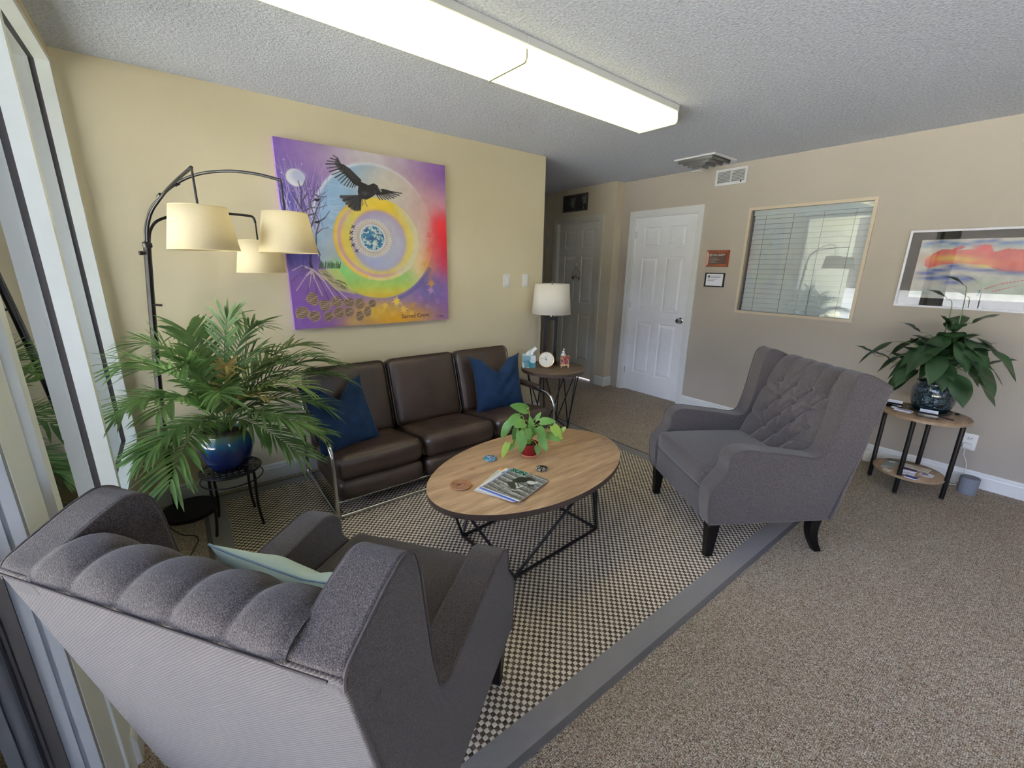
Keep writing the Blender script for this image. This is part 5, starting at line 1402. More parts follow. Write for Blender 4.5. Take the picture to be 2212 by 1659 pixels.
# ================================================================== PLAQUE AND CERTIFICATE
def back_m(y, z, x=XB):   # text plane on the back wall: right = -y, up = +z
    return Matrix(((0, 0, -1, x), (-1, 0, 0, y), (0, 1, 0, z), (0, 0, 0, 1)))
M_CHERRY = plain('cherry_wood_frame', rgb(124, 66, 44), 0.35, var=0.2, vscale=20)
M_SILVERINK = plain('silver_engraving', rgb(214, 208, 204), 0.4)
pq = thing('wall_plaque', 'brown wooden award plaque with engraved text beside the white door', 'plaque', (XB - 0.02, 2.375, 1.505))
mb = MB()
def pframe(mb, w, h, b, t, d=0.0):
    o = [(0, 0), (-w, 0), (-w, h), (0, h)]; i = [(-b, b), (-w + b, b), (-w + b, h - b), (-b, h - b)]
    vs = [(t, y, z) for y, z in o] + [(0.006, y, z) for y, z in o] + [(0.0, y + (-.004 if y == 0 else .004), z + (.004 if z == 0 else -.004)) for y, z in o] + [(0.008, y, z) for y, z in i] + [(t, y, z) for y, z in i]
    fs = []
    for k in range(4):
        for q in range(4): q2 = (q + 1) % 4; fs.append((k*4+q, k*4+q2, (k+1)*4+q2, (k+1)*4+q))
    mb.add(vs, fs)
pframe(mb, 0.228, 0.158, 0.026, 0.02); mb.build('frame', M_CHERRY, pq, smooth=False)
MB().box((0.007, -0.202, 0.026), (0.02, -0.026, 0.132)).build('engraved_plate', plain('dark_bronze_plate', rgb(86, 68, 62), 0.3, metal=0.3), pq, smooth=False)
letters('lettering', 'THE UNITY', 0.026, back_m(-0.058, 0.104, 0.0065), M_SILVERINK, pq)
mb = MB()
for k in range(20): mb.tube([(0.0062, -0.043 + .0105 * math.cos(2*PI*k/20), 0.113 + .0105 * math.sin(2*PI*k/20)), (0.0062, -0.043 + .0105 * math.cos(2*PI*(k+1)/20), 0.113 + .0105 * math.sin(2*PI*(k+1)/20))], 0.0024, 4)
mb.tube([(0.0062, -0.046, .105), (0.0062, -0.040, .120)], .002, 4); mb.build('emblem', M_SILVERINK, pq)
mb = MB()
for (z, y1) in ((.084, .075), (.070, .10), (.062, .10), (.048, .062), (.040, .095)): mb.box((0.0062, -0.035 - y1, z), (0.007, -0.035, z + .003))
mb.build('small_text', plain('dim_engraving', rgb(150, 140, 134), 0.4), pq, smooth=False)
cf = thing('framed_certificate', 'small black framed white certificate below the wooden plaque', 'certificate', (XB - 0.016, 2.362, 1.309))
mb = MB()
for (a0, a1, z0, z1) in ((0, .20, 0, .010), (0, .20, .127, .137), (0, .012, .01, .127), (.188, .20, .01, .127)): mb.box((0, -a1, z0), (0.015, -a0, z1))
mb.build('frame', plain('black_frame', rgb(16, 15, 18), 0.3), cf, smooth=False)
MB().box((0.008, -.188, .01), (0.014, -.012, .127)).build('certificate_sheet', plain('white_paper', rgb(236, 236, 242), 0.7, var=0.01), cf, smooth=False)
INKG = plain('grey_ink', rgb(96, 98, 108), 0.7)
mb = MB(); mb.lathe([(0.0, 0.0), (0.014, 0.0)], 24, M=Matrix(((0, 0, -1, 0.0078), (1, 0, 0, -0.040), (0, 1, 0, .100), (0, 0, 0, 1))), cap0=False, cap1=False); mb.build('seal', plain('seal_green_grey', rgb(112, 122, 118), 0.7), cf)
mb = MB()
for (z, y0, y1) in ((.104, .062, .165), (.095, .062, .165), (.087, .062, .15), (.073, .028, .125), (.058, .028, .100)): mb.box((0.0074, -y1, z), (0.0079, -y0, z + .0036))
mb.build('printed_text', INKG, cf, smooth=False)
# ================================================================== VENTS, SWITCHES, SIGNS
M_VENTG = plain('shade_grey_blade', rgb(120, 120, 120), 0.5)  # shade among the white vent blades, put into their grey colour
cv = thing('ceiling_vent', 'square white louvred air diffuser on the ceiling near the wall grille', 'vent', (3.81, 2.135, 2.44))
# curved blades nested towards the far corner
MB().box((0.02, 0.02, -0.004), (0.36, 0.36, -0.001)).build('duct_opening', M_VOID, cv, smooth=False)
mb = MB()
for (a, b, c, d) in ((0, 0, .385, .022), (0, .363, .385, .385), (0, .022, .022, .363), (.363, .022, .385, .363)): mb.box((a, b, -0.012), (c, d, 0.0))
mb.build('frame', M_WHITE, cv, smooth=False)
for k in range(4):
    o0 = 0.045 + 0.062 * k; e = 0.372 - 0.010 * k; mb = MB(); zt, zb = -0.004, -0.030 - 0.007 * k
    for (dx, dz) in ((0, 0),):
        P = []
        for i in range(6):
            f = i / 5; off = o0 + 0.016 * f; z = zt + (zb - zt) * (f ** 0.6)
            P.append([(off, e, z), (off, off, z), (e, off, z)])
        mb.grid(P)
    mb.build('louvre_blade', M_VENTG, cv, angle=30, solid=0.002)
MB().box((0.292, 0.292, -0.062), (0.372, 0.372, -0.056)).build('centre_plate', M_WHITE, cv, smooth=False)
def wall_grille(name, label, x, y0, y1, z0, z1, mat, cols, n, rim=0.022, back=M_VOID, cat='vent'):
    g = thing(name, label, cat, (x, y0, z0)); w, h = y1 - y0, z1 - z0
    MB().box((-0.004, 0.01, 0.01), (-0.001, w - 0.01, h - 0.01)).build('backing', back, g, smooth=False)
    mb = MB()
    mb.box((-.010, 0, 0), (0, w, rim)).box((-.010, 0, h - rim), (0, w, h)).box((-.010, 0, rim), (0, rim, h - rim)).box((-.010, w - rim, rim), (0, w, h - rim))
    cw = (w - 2 * rim) / cols
    for k in range(1, cols): mb.box((-.010, rim + cw * k - .006, rim), (0, rim + cw * k + .006, h - rim))
    mb.build('frame', mat, g, smooth=False, bevel=0.0015)
    mb = MB()
    for k in range(n):
        z = rim + (h - 2 * rim) * (k + .5) / n; mb.add([(-.012, rim, z - .006), (-.012, w - rim, z - .006), (-.003, w - rim, z + .004), (-.003, rim, z + .004), (-.0108, rim, z - .0072), (-.0108, w - rim, z - .0072), (-.0018, w - rim, z + .0028), (-.0018, rim, z + .0028)], [(0, 1, 2, 3), (7, 6, 5, 4), (0, 4, 5, 1), (1, 5, 6, 2), (2, 6, 7, 3), (3, 7, 4, 0)])
    mb.build('louvres', mat, g, smooth=False)
    return g
g = wall_grille('wall_vent', 'white two column air grille high on the back wall above the door', XB, 2.088, 2.388, 2.258, 2.402, M_WHITE, 2, 8)
MB().box((-0.022, 0.045, 0.012), (-0.010, 0.051, 0.026)).build('damper_lever', M_VOID, g, smooth=False)
lb = thing('letter_board', 'dark brown framed letter board with white letters above the grey hall door', 'sign', (4.21, 3.932, 2.168))
mb = MB(); w_, h_ = 0.424, 0.202
for (a0, a1, z0, z1) in ((0, w_, 0, .014), (0, w_, h_ - .014, h_), (0, .014, .014, h_ - .014), (w_ - .014, w_, .014, h_ - .014), (w_/2 - .006, w_/2 + .006, .014, h_ - .014)): mb.box((-0.016, a0, z0), (0, a1, z1))
mb.build('frame', plain('dark_bronze_frame', rgb(62, 52, 44), 0.4), lb, smooth=False)
MB().box((-0.006, .014, .014), (-0.001, w_ - .014, h_ - .014)).build('felt_panel', plain('black_felt', rgb(34, 32, 32), 0.95), lb, smooth=False)
rl = random.Random(4); M_LETTER = plain('white_letter_plastic', rgb(226, 226, 220), 0.5)
for (yc, z0, z1) in ((.040, .06, .175), (.062, .02, .150), (.082, .110, .165), (.235, .04, .175), (.262, .05, .168), (.288, .090, .170)):
    z = z0; mb = MB()
    while z < z1:
        hh = rl.uniform(.005, .009)
        if rl.random() > .18: mb.box((-0.0075, yc - .005, z), (-0.006, yc + .005, z + .0022)).box((-0.0075, yc + rl.choice((-.005, .0035, -.001)), z), (-0.006, yc + rl.choice((-.002, .005)) + .001, z + hh))
        z += hh + .004
    mb.build('letter_row', M_LETTER, lb, smooth=False)
for yy, lab in ((2.412, 'white rocker light switch on the sofa wall, farther from the table lamp'), (2.630, 'white rocker light switch on the sofa wall, just above the table lamp')):
    s = thing('light_switch', lab, 'light switch', (yy, 3.2, 1.352), 0, 'light switches on the sofa wall')
    MB().rbox((0, -0.003, 0), (0.037, 0.003, 0.058), 0.0028, seg=2, mid=2).build('switch_plate', M_WHITEPL, s)
    MB().add([(-.016, -.0062, -.033), (.016, -.0062, -.033), (.016, -.0105, 0), (-.016, -.0105, 0), (.016, -.0070, .033), (-.016, -.0070, .033), (-.016, -.003, -.033), (.016, -.003, -.033), (.016, -.003, .033), (-.016, -.003, .033)],
             [(0, 1, 2, 3), (3, 2, 4, 5), (6, 7, 1, 0), (5, 4, 8, 9), (6, 0, 3, 5, 9), (1, 7, 8, 4, 2)]).build('rocker', plain('white_rocker', rgb(242, 241, 236), 0.3), s, smooth=False)
# hanging sign on the grey hall door
hs = thing('hanging_sign', 'tiny white wooden sign with flowers hung by string on the grey door', 'sign', (4.238, 4.095, 1.355))
MB().rbox((0, 0, 0), (0.004, 0.085, 0.045), 0.003, seg=2, mid=2).build('sign_board', plain('white_painted_board', rgb(206, 200, 190), 0.6), hs)
MB().tube([(-.002, -.075, .042), (-.002, 0.004, .150), (-.002, .075, .042)], .0022, 6).build('string', plain('brown_twine', rgb(90, 66, 46), 0.9), hs)
MB().tube([(0.004, .004, .150), (-.010, .004, .150), (-.012, .004, .160)], .004, 6).rbox((0.006, .004, .155), (.003, .009, .022), .003, seg=1, mid=1).build('hook', M_WHITEPL, hs)
mb = MB()
for (y, z, r_) in ((.050, -.012, .016), (.058, .004, .010), (-.055, -.018, .012), (-.062, .0, .008), (.040, .002, .008)):
    mb.lathe([(0.0, 0.0), (r_, 0.0)], 9, M=Matrix(((0, 0, -1, -0.0046), (1, 0, 0, y), (0, 1, 0, z), (0, 0, 0, 1))), cap0=False, cap1=False)
mb.build('painted_flowers', plain('purple_flower_paint', rgb(70, 44, 96), 0.7), hs)
mb = MB()
for (z, y0, y1) in ((.012, -.022, .028), (-.006, -.030, .022)): mb.box((-.0048, y0, z), (-.0040, y1, z + .007))
mb.build('painted_wording', plain('dark_sign_ink', rgb(60, 40, 36), 0.7), hs, smooth=False)

# ================================================================== OUTLET AND THINGS ALONG THE BACK WALL
ot = thing('wall_outlet', 'white double outlet with plugged in charger on wall right of side table', 'outlet', (XB, 0.236, 0.318))
MB().rbox((-0.003, 0, 0), (0.003, 0.038, 0.060), 0.0028, seg=2, mid=2).build('cover_plate', M_WHITEPL, ot)
for z in (0.024, -0.024):
    s = MB().rbox((-0.0065, 0, z), (0.002, 0.018, 0.016), 0.006, seg=3, mid=1).build('socket', M_WHITEPL, ot)
    MB().box((-.0092, -.009, z - .001), (-.008, -.006, z + .008)).box((-.0092, .006, z - .001), (-.008, .009, z + .008)).box((-.0092, -.002, z - .011), (-.008, .002, z - .007)).build('slots', M_VOID, s, smooth=False)
pg = MB().rbox((0, 0, 0), (0.018, 0.021, 0.017), 0.006, seg=3, mid=2).build('plug_adapter', M_WHITEPL, None)
tag(pg, 'small white plug adapter in the lower socket of the wall outlet', 'plug'); pg.location = (XB - 0.028, 0.240, 0.292)
MB().tube(fillet([(-.012, .002, -.014), (-.014, .004, -.06), (-.005, -.028, -.13), (-.006, -.030, -.2), (-.020, -.02, -.262), (-.045, .02, -.2875)], .05, 6), .0022, 6).tube([(-.045 + .028 * math.cos(a_) - .01, .02 - .028 * math.sin(a_) + .0, -.2875 + .0015 * a_ / 3) for a_ in np.linspace(0, 14, 46)], .002, 5).build('charger_cable', M_WHITEPL, pg)
sp_ = thing('smart_speaker', 'small grey fabric cylinder speaker on the carpet by the baseboard', 'speaker', (4.16, 0.168, 0.0))
MB().lathe([(0.040, 0.0), (0.045, 0.003), (0.048, 0.012), (0.050, 0.100), (0.0505, 0.112), (0.049, 0.119)], 40, cap1=False).build('fabric_body', plain('grey_speaker_fabric', rgb(128, 132, 142), 0.9, var=0.1, vscale=150), sp_)
MB().lathe([(0.049, 0.119), (0.046, 0.1215), (0.0445, 0.118), (0.0005, 0.1175)], 40, cap0=False).build('top_cap', plain('grey_speaker_top', rgb(108, 112, 120), 0.5), sp_)
MB().tube(fillet([(.045, -.02, .02), (.09, -.05, .01), (.12, -.03, .006), (.14, .02, .006)], .03, 5), .0022, 6).build('power_cable', M_WHITEPL, sp_)
nl = thing('plug_in_device', 'white rounded plug-in device on the carpet behind the wing chair', 'device', (4.225, 0.745, 0.0))
MB().rbox((0, 0, 0.045), (0.024, 0.026, 0.045), 0.016, (0, 0, 0), 4, 3).build('body', M_WHITEPL, nl)
MB().tube([(-.02 + .0 + .035 * math.cos(a_), -.065 + .032 * math.sin(a_), .005 + .0012 * a_) for a_ in np.linspace(0, 12, 40)], .0022, 5).build('coiled_cable', M_WHITEPL, nl)

# ================================================================== ON THE COFFEE TABLE
ZC = 0.4465
def flat_m(o, wd, z):      # origin + direction of the sheet's width, height turned a quarter to the left
    w = Vector((wd[0], wd[1], 0)).normalized(); h = Vector((-w.y, w.x, 0))
    return Matrix(((w.x, h.x, 0, o[0]), (w.y, h.y, 0, o[1]), (0, 0, 1, z), (0, 0, 0, 1))), w, h
M_PAPER = plain('page_edges', rgb(226, 226, 232), 0.8, var=0.02)
def magazine(label, o, wd, z, W, Ht, art, th=0.003, name='magazine', curl=0.0, group='magazines on the coffee table'):
    M, w, h = flat_m(o, wd, z)
    t = thing(name, label, name, (o[0], o[1], z), math.atan2(w.y, w.x), group)
    MB().rbox((W / 2, Ht / 2, th / 2), (W / 2, Ht / 2, th / 2), 0.0006, seg=1, mid=6, warp=(lambda q: (q.x, q.y, q.z + curl * max(0, 1 - q.y / (Ht * .35)) ** 2))).build('pages', M_PAPER, t)
    U = art.U * W; V = art.V * Ht
    c = art.mesh('cover', (0, 0, th + .0004), (W, 0, 0), (0, Ht, 0), paint_mat('glossy_cover', 0.3, 0.5), t)
    if curl:
        me = c.data; n_ = len(me.vertices); co = np.empty(n_ * 3); me.vertices.foreach_get('co', co); co = co.reshape(-1, 3)
        co[:, 2] += curl * np.maximum(0, 1 - co[:, 1] / (Ht * .35)) ** 2; me.vertices.foreach_set('co', co.ravel()); me.update()
    return t
a = Art(40, 50, .8); a.fill(hexc(206, 206, 190)); a.blob(.5, .4, .4, .3, hexc(180, 176, 160), .7); a.poly([(.0, .86), (.8, .86), (.8, 1.01), (.0, 1.01)], hexc(222, 214, 196)); a.poly([(.0, .93), (.45, .93), (.45, 1.01), (0, 1.01)], hexc(226, 130, 50))
m1 = magazine('magazine with orange corner and grey letters, lowest in the fanned pile', (0.985, 1.545), (0.107, -0.224), ZC, 0.205, 0.262, a)
letters('masthead', 'um', 0.050, Matrix.Translation((.030, .205, .0036)) @ Matrix.Rotation(0, 4, 'Z'), plain('black_ink', rgb(24, 22, 24), 0.5), m1)
a = Art(40, 50, .8); a.fill(hexc(232, 228, 212)); a.blob(.2, .5, .2, .3, hexc(214, 210, 196), .6); a.blob(.5, .2, .2, .1, hexc(190, 186, 176), .5)
m2 = magazine('cream magazine with grey letters, second from bottom of the pile', (0.990, 1.540), (0.086, -0.227), ZC + .0042, 0.205, 0.266, a, curl=.002)
letters('masthead', 'ps', 0.046, Matrix.Translation((.010, .215, .0036)), plain('slate_ink', rgb(84, 96, 116), 0.5), m2)
a = Art(40, 50, .8); a.fill(hexc(96, 128, 206)); a.blob(.2, .4, .3, .4, hexc(190, 200, 224), .8)
m3 = magazine('blue covered magazine just under the top black and white one', (1.000, 1.530), (0.073, -0.228), ZC + .0084, 0.205, 0.262, a, curl=.003)
a = Art(150, 180, .83); a.fill(hexc(120, 120, 118)); na = a.noise(50, 3); nb_ = a.noise(90, 5)
for k in range(7):
    y = .06 + k * .15; a.line([(-.02, y + .07), (.3, y + .02), (.85, y - .04)], .030, hexc(178, 178, 174), .85)
    a.line([(-.02, y + .115), (.3, y + .065), (.85, y + .0)], .022, hexc(64, 64, 62), .8)
a.mix(np.clip((na - .5) * 1.6, 0, .6), hexc(60, 60, 58)); a.mix(np.clip((nb_ - .6) * 1.5, 0, .5), hexc(200, 200, 196))
a.poly([(.26, .60), (.34, .78), (.50, .86), (.66, .80), (.74, .62), (.66, .54), (.55, .66), (.42, .56), (.34, .50)], hexc(44, 43, 42)); a.poly([(.24, .44), (.34, .58), (.46, .52), (.56, .36), (.46, .30), (.34, .36)], hexc(58, 57, 56))
a.disc(.62, .70, .085, .065, hexc(206, 206, 202)); a.blob(.70, .76, .05, .035, hexc(222, 222, 218), 1); a.line([(.40, .52), (.48, .44), (.52, .38)], .022, hexc(190, 190, 186)); a.line([(.56, .50), (.52, .40)], .02, hexc(206, 206, 202)); a.blob(.30, .34, .06, .03, hexc(160, 160, 156), .9)
a.line([(.20, .30), (.42, .26), (.66, .34)], .016, hexc(196, 196, 190), .8); a.blob(.58, .16, .12, .03, hexc(196, 196, 192), .7); a.poly([(0, .0), (.84, 0), (.84, .025), (0, .012)], hexc(224, 224, 228))
a.poly([(.0, .86), (.37, .86), (.37, 1.01), (.0, 1.01)], hexc(86, 150, 132))
m4 = magazine('black and white photo magazine with green SUN masthead, topmost in the pile', (1.013, 1.522), (0.064, -0.209), ZC + .0126, 0.215, 0.262, a, curl=.006)
letters('masthead', 'SUN', 0.046, Matrix.Translation((.004, .226, .0038)), MATS['black_ink'], m4)
# coiled clay disc
cd = thing('coiled_trivet', 'round coiled brown clay disc with hole on coffee table left end', 'coaster', (0.958, 1.622, ZC))
M_CLAY = plain('brown_clay', rgb(158, 112, 80), 0.7, var=0.18, vscale=40)
mb = MB()
for k in range(5):
    r_ = 0.014 + .0085 * k; mb.tube([(r_ * math.cos(2*PI*q/36), r_ * math.sin(2*PI*q/36), .0048) for q in range(36)], .0046, 8, closed=True)
mb.build('coil_rings', M_CLAY, cd); MB().lathe([(0.012, .0015), (0.050, .0015), (0.0515, .004), (0.049, .0065), (.012, .004)], 36, cap0=False, cap1=False).build('disc', plain('dark_clay', rgb(112, 66, 44), 0.7), cd)
# painted glass dome
gd = Art(60, 60)
gd.fill(hexc(60, 120, 150))
for k in range(70):
    c_ = random.choice(((214, 150, 170), (60, 150, 110), (80, 190, 130), (150, 190, 210), (230, 220, 230), (40, 40, 60), (90, 160, 200)))
    gd.blob(RNG.random(), RNG.random(), .03 + .03 * RNG.random(), .02 + .03 * RNG.random(), hexc(*c_), .9)
dm = gd.mesh('glass_paperweight', (-.036, -.036, 0), (.072, 0, 0), (0, .072, 0), paint_mat('glossy_enamel', 0.06, 0.9), None)
co = np.array([v.co[:] for v in dm.data.vertices]).reshape(-1, 3); x_, y_ = co[:, 0] / .036, co[:, 1] / .036
u_, v_ = x_ * np.sqrt(1 - y_**2 / 2), y_ * np.sqrt(1 - x_**2 / 2); r2 = np.clip(u_**2 + v_**2, 0, 1)
co[:, 0], co[:, 1], co[:, 2] = u_ * .038, v_ * .038, .001 + .014 * np.sqrt(1 - r2 * .999); dm.data.vertices.foreach_set('co', co.ravel()); dm.data.shade_smooth()
dm.location = (1.246, 1.787, ZC); tag(dm, 'round domed glass paperweight with colourful mosaic at the table edge', 'paperweight')
# painted stone
ps_ = MB(); P = []
for i in range(15):
    th_ = PI * i / 14; P.append([(.030 * math.sin(th_) * math.cos(2*PI*j/24) * 1.15, .026 * math.sin(th_) * math.sin(2*PI*j/24), .0135 + .0135 * math.cos(th_)) for j in range(24)])
ps_.grid(P, cv=True)
def stone():
    t = NT('swirl_painted_stone'); n = t.noise(t.coord(), 55, 4, 0.6)
    t.col(t.ramp(n, [(0.46, rgb(22, 18, 22)), (0.52, rgb(70, 40, 60)), (0.56, rgb(190, 200, 170)), (0.60, rgb(30, 24, 26)), (0.7, rgb(120, 130, 96))])); t.set(Roughness=0.15); t.b.inputs['Coat Weight'].default_value = .5; return t.m
o = ps_.build('painted_stone', stone(), None, loc=(1.384, 1.512, ZC)); o.rotation_euler = (0, 0, -.6)
tag(o, 'small dark glossy stone painted with pale swirls on the coffee table', 'stone')

# ================================================================== ON THE END TABLE
ZE = 0.5835
tb = thing('tissue_box', 'teal and white wave patterned tissue box with tissue sticking out', 'tissue box', (2.508, 2.972, ZE), math.radians(-36))
a = Art(90, 80, 1.1); a.fill(hexc(226, 238, 240))
for k in range(9):
    f = k / 8
    a.line([(.0 + .62 * f, 1.0), (.05 + .60 * f, .75), (-.02 + .60 * f, .50)], .030, hexc(58, 140, 160))
    a.line([(.10 + .1 * f, .52 - .52 * f), (.5, .50 - .50 * f + .10), (.8, .34 - .42 * f), (1.12, .42 - .46 * f)], .030, hexc(58, 140, 160))
MB().box((-.060, -.055, 0), (.060, .055, .108)).build('box', plain('pale_aqua_card', rgb(200, 222, 226), 0.6), tb, smooth=False)
a.mesh('printed_front', (-.060, -.0555, 0), (.120, 0, 0), (0, 0, .108), paint_mat('printed_card', 0.5), tb)
mb = MB(); P = []
for i in range(9):
    f = i / 8; P.append([(.0 + .055 * f * f + (j - 4) * (.009 - .003 * f), .012 * math.sin(j * 1.3 + f) * (1 - .5 * f), .104 + .085 * f - .006 * abs(j - 4) * f) for j in range(9)])
mb.grid(P); mb.build('tissue', plain('white_tissue', rgb(240, 238, 232), 0.95), tb, solid=0.001)
ck = thing('table_clock', 'round gold rimmed clock with white face on the end table', 'clock', (2.605, 2.838, ZE), math.radians(-40))
Mc = Matrix.Translation((0, 0, 0.0755)) @ Matrix.Rotation(math.radians(-10), 4, 'X') @ Matrix(((1, 0, 0, 0), (0, 0, -1, 0), (0, 1, 0, 0), (0, 0, 0, 1)))
M_GOLD = plain('brushed_gold', rgb(206, 160, 100), 0.25, metal=0.9)
MB().lathe([(.060, -.036), (.070, -.034), (.0735, -.02), (.0735, .004), (.0715, .006), (.0680, .005), (.0675, 0)], 48, M=Mc, cap1=False).build('case', M_GOLD, ck)
MB().lathe([(.0005, .0005), (.0678, .0005)], 48, M=Mc, cap0=False, cap1=False).build('dial', plain('cream_clock_dial', rgb(240, 234, 216), 0.4), ck)
mb = MB()
for k in range(12):
    aa = PI / 6 * k; r0 = .056 if k % 3 else .052
    mb.box((-.0009, r0, .0008), (.0009, .062, .0014), M=Mc @ Matrix.Rotation(aa, 4, 'Z'))
mb.build('hour_marks', plain('grey_marks', rgb(120, 112, 96), 0.5), ck, smooth=False)
for nm, ang, ln, w_ in (('minute_hand', 73, .050, .0012), ('hour_hand', 18, .030, .0016), ('second_hand', -15, .048, .0006)):
    MB().box((-w_, -.010, .002), (w_, ln, .0028), M=Mc @ Matrix.Rotation(math.radians(ang), 4, 'Z')).build(nm, M_BLACK, ck, smooth=False)
MB().lathe([(.0035, .001), (.0035, .0038), (.0005, .004)], 12, M=Mc, cap0=False).build('hand_pin', M_BLACK, ck)
es = thing('mini_easel', 'tiny wooden easel holding a swirled colour canvas on the end table', 'easel', (2.757, 2.748, ZE), math.radians(-42))
M_PINE = plain('pale_pine', rgb(222, 190, 140), 0.6)
mb = MB().box((-.040, -.006, .020), (.040, .004, .028)).box((-.034, .004, .0), (-.027, .010, .115)).box((.027, .004, .0), (.034, .010, .115)).box((-.036, -.010, 0), (-.026, .006, .022)).box((.026, -.010, 0), (.036, .006, .022)).box((-.004, .030, 0), (.004, .037, .060)).box((-.003, .008, .055), (.003, .034, .060))
mb.build('easel_frame', M_PINE, es, smooth=False)
a = Art(70, 70); a.fill(hexc(130, 66, 60)); na = a.noise(9, 21); nb_ = a.noise(14, 22)
a.mix(A_.ss(na, .5, .6) * .9, hexc(190, 110, 60)); a.mix(A_.ss(nb_, .55, .64) * .9, hexc(66, 60, 96)); a.mix(A_.ss(a.noise(11, 23), .6, .68) * .9, hexc(206, 180, 150)); a.mix(A_.ss(a.noise(16, 24), .62, .70) * .8, hexc(150, 40, 50))
MB().box((-.040, -.003, .0285), (.040, .0035, .110)).build('canvas_block', plain('pale_canvas', rgb(220, 200, 150), 0.7), es, smooth=False)
a.mesh('swirl_painting', (-.040, -.0035, .0285), (.080, 0, 0), (0, 0, .0815), paint_mat('swirl_paint', 0.35), es)
sb = thing('pump_bottle', 'white hand sanitizer pump bottle behind the tiny easel', 'bottle', (2.800, 2.815, ZE))
MB().lathe([(.024, 0), (.026, .004), (.026, .095), (.022, .108), (.010, .116), (.010, .124)], 24).build('bottle_body', M_WHITEPL, sb)
MB().lathe([(.0125, .118), (.0125, .134), (.008, .138), (.004, .140), (.004, .158)], 18).tube([(0, 0, .158), (-.006, -.010, .160), (-.018, -.022, .152)], [.007, .006, .0035], 8).build('pump_head', M_WHITEPL, sb)

# ================================================================== CARDS ON THE ROUND SIDE TABLE
ZT = 0.5668
def leaflet(name, label, cat, pts, z, mat, th=0.0015, stripe=None, group=None):
    mb = MB(); n = len(pts); c = [sum(p[0] for p in pts) / n, sum(p[1] for p in pts) / n]
    mb.prism([(p[0] - c[0], p[1] - c[1]) for p in pts], 0, th)
    o = mb.build(name, mat, None, smooth=False, loc=(c[0], c[1], z)); tag(o, label, cat, group)
    if stripe:
        for (f0, f1, g0, g1, m, nm) in stripe:
            def q(f, g):
                A0 = Vector(pts[0]).lerp(Vector(pts[1]), f); B0 = Vector(pts[3]).lerp(Vector(pts[2]), f); r = A0.lerp(B0, g); return (r.x - c[0], r.y - c[1])
            MB().prism([q(f0, g0), q(f1, g0), q(f1, g1), q(f0, g1)], th, th + 0.0003).build(nm, m, o, smooth=False)
    return o
def card_holder(label, loc, rz):
    t = thing('card_holder', label, 'card holder', loc, rz, 'black business card holders')
    MB().prism([(-.026, 0), (.020, 0), (.024, .010), (.0, .030), (-.018, .034), (-.026, .024)], -.050, .050, Matrix(((0, 0, 1, 0), (1, 0, 0, 0), (0, 1, 0, 0), (0, 0, 0, 1)))).build('holder_body', plain('black_gloss_plastic', rgb(14, 13, 16), 0.2), t, bevel=0.004, bseg=3)
    MB().box((-.044, -.003, .012), (.044, .004, .052), M=Matrix.Translation((0, .004, 0)) @ Matrix.Rotation(math.radians(-38), 4, 'X')).build('card_stack', plain('white_card', rgb(232, 232, 240), 0.5, var=0.01), t, smooth=False)
    return t
card_holder('black card holder with white cards at the left edge of the round table', (3.872, 0.615, ZT), math.radians(-86))
card_holder('black card holder with white cards in front of the lily pot', (3.772, 0.418, ZT), math.radians(-84))
M_PERI = plain('periwinkle_ink', rgb(120, 130, 190), 0.6); M_WCARD = MATS['white_card']
M_PURPLE = plain('plum_print', rgb(78, 54, 92), 0.5); M_BLUEP = plain('royal_blue_print', rgb(48, 54, 130), 0.5); M_GREYB = plain('grey_green_cover', rgb(146, 152, 146), 0.5); M_CREAM = plain('cream_paper', rgb(206, 198, 182), 0.7)
kt = thing('key_tag', 'white card with round ring logo lying between the two card holders', 'card', (3.805, 0.545, ZT), math.radians(-98))
MB().box((-.045, -.022, 0), (.045, .022, .010)).build('card_pack', M_WCARD, kt, smooth=False)
MB().box((-.030, -.004, .010), (.040, -.001, .0104)).box((-.030, .006, .010), (.030, .009, .0104)).build('printed_lines', M_PERI, kt, smooth=False)
MB().tube([(-.052 + .015 * math.cos(2*PI*q/24), .004 + .015 * math.sin(2*PI*q/24), .012) for q in range(24)], .0035, 7, closed=True).build('ring_logo', M_WCARD, kt)
leaflet('pen', 'thin dark pen lying on the round table right of the card holder', 'pen', [(3.812, .300), (3.828, .300), (3.850, .372), (3.836, .378)], ZT, plain('dark_pen', rgb(60, 50, 54), 0.4), 0.006)
o = MB().lathe([(.010, 0), (.012, .002), (.012, .006), (.008, .008)], 18).build('small_knob', M_VOID, None, loc=(4.01, 0.31, ZT)); tag(o, 'tiny round black button on the round table near its far rim', 'button')
ZS = 0.1425
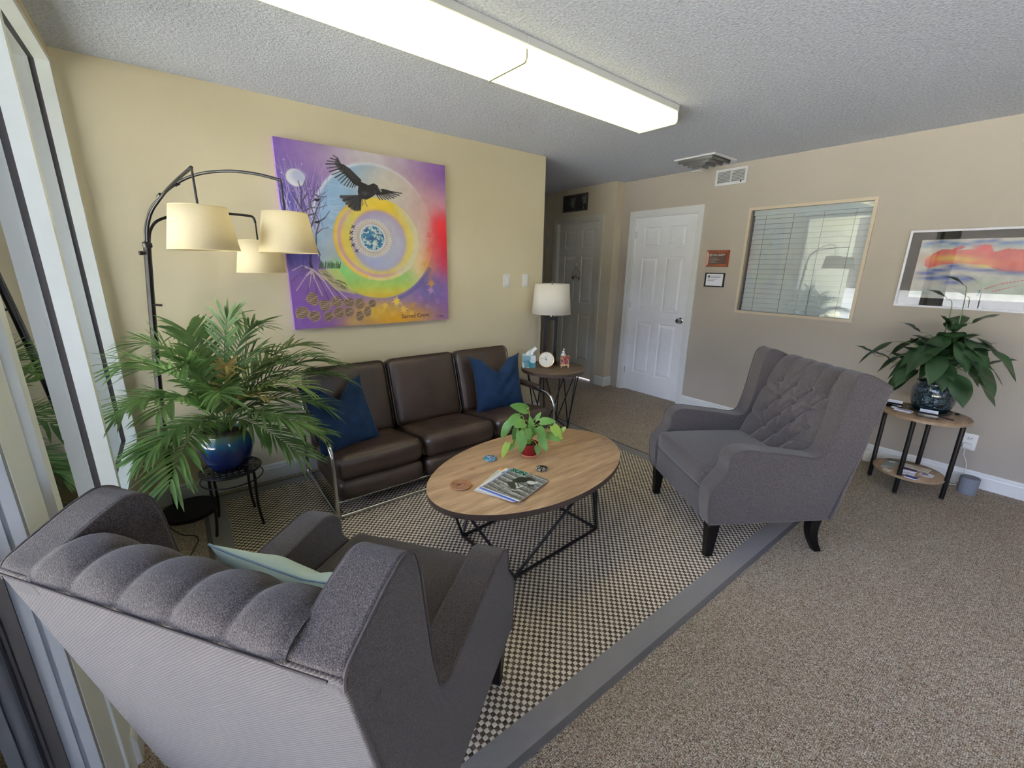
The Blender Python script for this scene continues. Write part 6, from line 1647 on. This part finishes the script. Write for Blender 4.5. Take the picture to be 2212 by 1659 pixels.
leaflet('booklet', 'grey green booklet with dark strip at the left of the lower shelf', 'booklet', [(3.800, .585), (3.832, .520), (4.002, .520), (3.985, .585)], ZS, M_GREYB, 0.009, [(0, 1, .84, .98, plain('dark_green_strip', rgb(40, 58, 54), 0.5), 'cover_strip'), (.3, .8, .60, .74, M_WCARD, 'title_block')], 'printed papers on the lower shelf')
leaflet('brochure', 'cream brochure lying at the back right of the lower shelf', 'brochure', [(3.928, .486), (3.932, .352), (4.010, .348), (4.008, .486)], ZS, M_CREAM, 0.003, [(.35, .7, .4, .6, plain('tan_ink', rgb(170, 150, 120), .6), 'printed_logo')], 'printed papers on the lower shelf')
leaflet('brochure', 'plum covered white brochure in the middle of the lower shelf', 'brochure', [(3.830, .485), (3.850, .405), (3.905, .405), (3.905, .482)], ZS, M_WCARD, 0.006, [(0, 1, .38, 1, M_PURPLE, 'plum_band')], 'printed papers on the lower shelf')
leaflet('brochure', 'plain white folded brochure in front of the plum one', 'brochure', [(3.772, .482), (3.778, .402), (3.826, .404), (3.824, .482)], ZS, M_WCARD, 0.004, None, 'printed papers on the lower shelf')
leaflet('brochure', 'narrow royal blue brochure at the front rim of the lower shelf', 'brochure', [(3.722, .442), (3.720, .385), (3.768, .372), (3.769, .442)], ZS, M_WCARD, 0.005, [(0, 1, .12, 1, M_BLUEP, 'blue_panel')], 'printed papers on the lower shelf')
sk = leaflet('sticker', 'white wavy sticker with purple swirl at the right of the lower shelf', 'sticker', [(3.852, .392), (3.842, .350), (3.858, .322), (3.918, .318), (3.925, .345), (3.902, .388)], ZS, M_WCARD, 0.001, None, 'printed papers on the lower shelf')
MB().tube([(.0 + (.004 + .0018 * a_) * math.cos(a_), .008 + (.004 + .0018 * a_) * math.sin(a_), .0018) for a_ in np.linspace(0, 9, 40)], .0020, 5).build('swirl_print', M_PURPLE, sk)
leaflet('card', 'pale card with cut ribbon at the front left of the lower shelf', 'card', [(3.738, .560), (3.722, .522), (3.786, .512), (3.792, .568)], ZS, M_CREAM, 0.0015, [(.2, .8, .3, .5, plain('yellow_ribbon', rgb(214, 196, 120), .6), 'ribbon')], 'printed papers on the lower shelf')
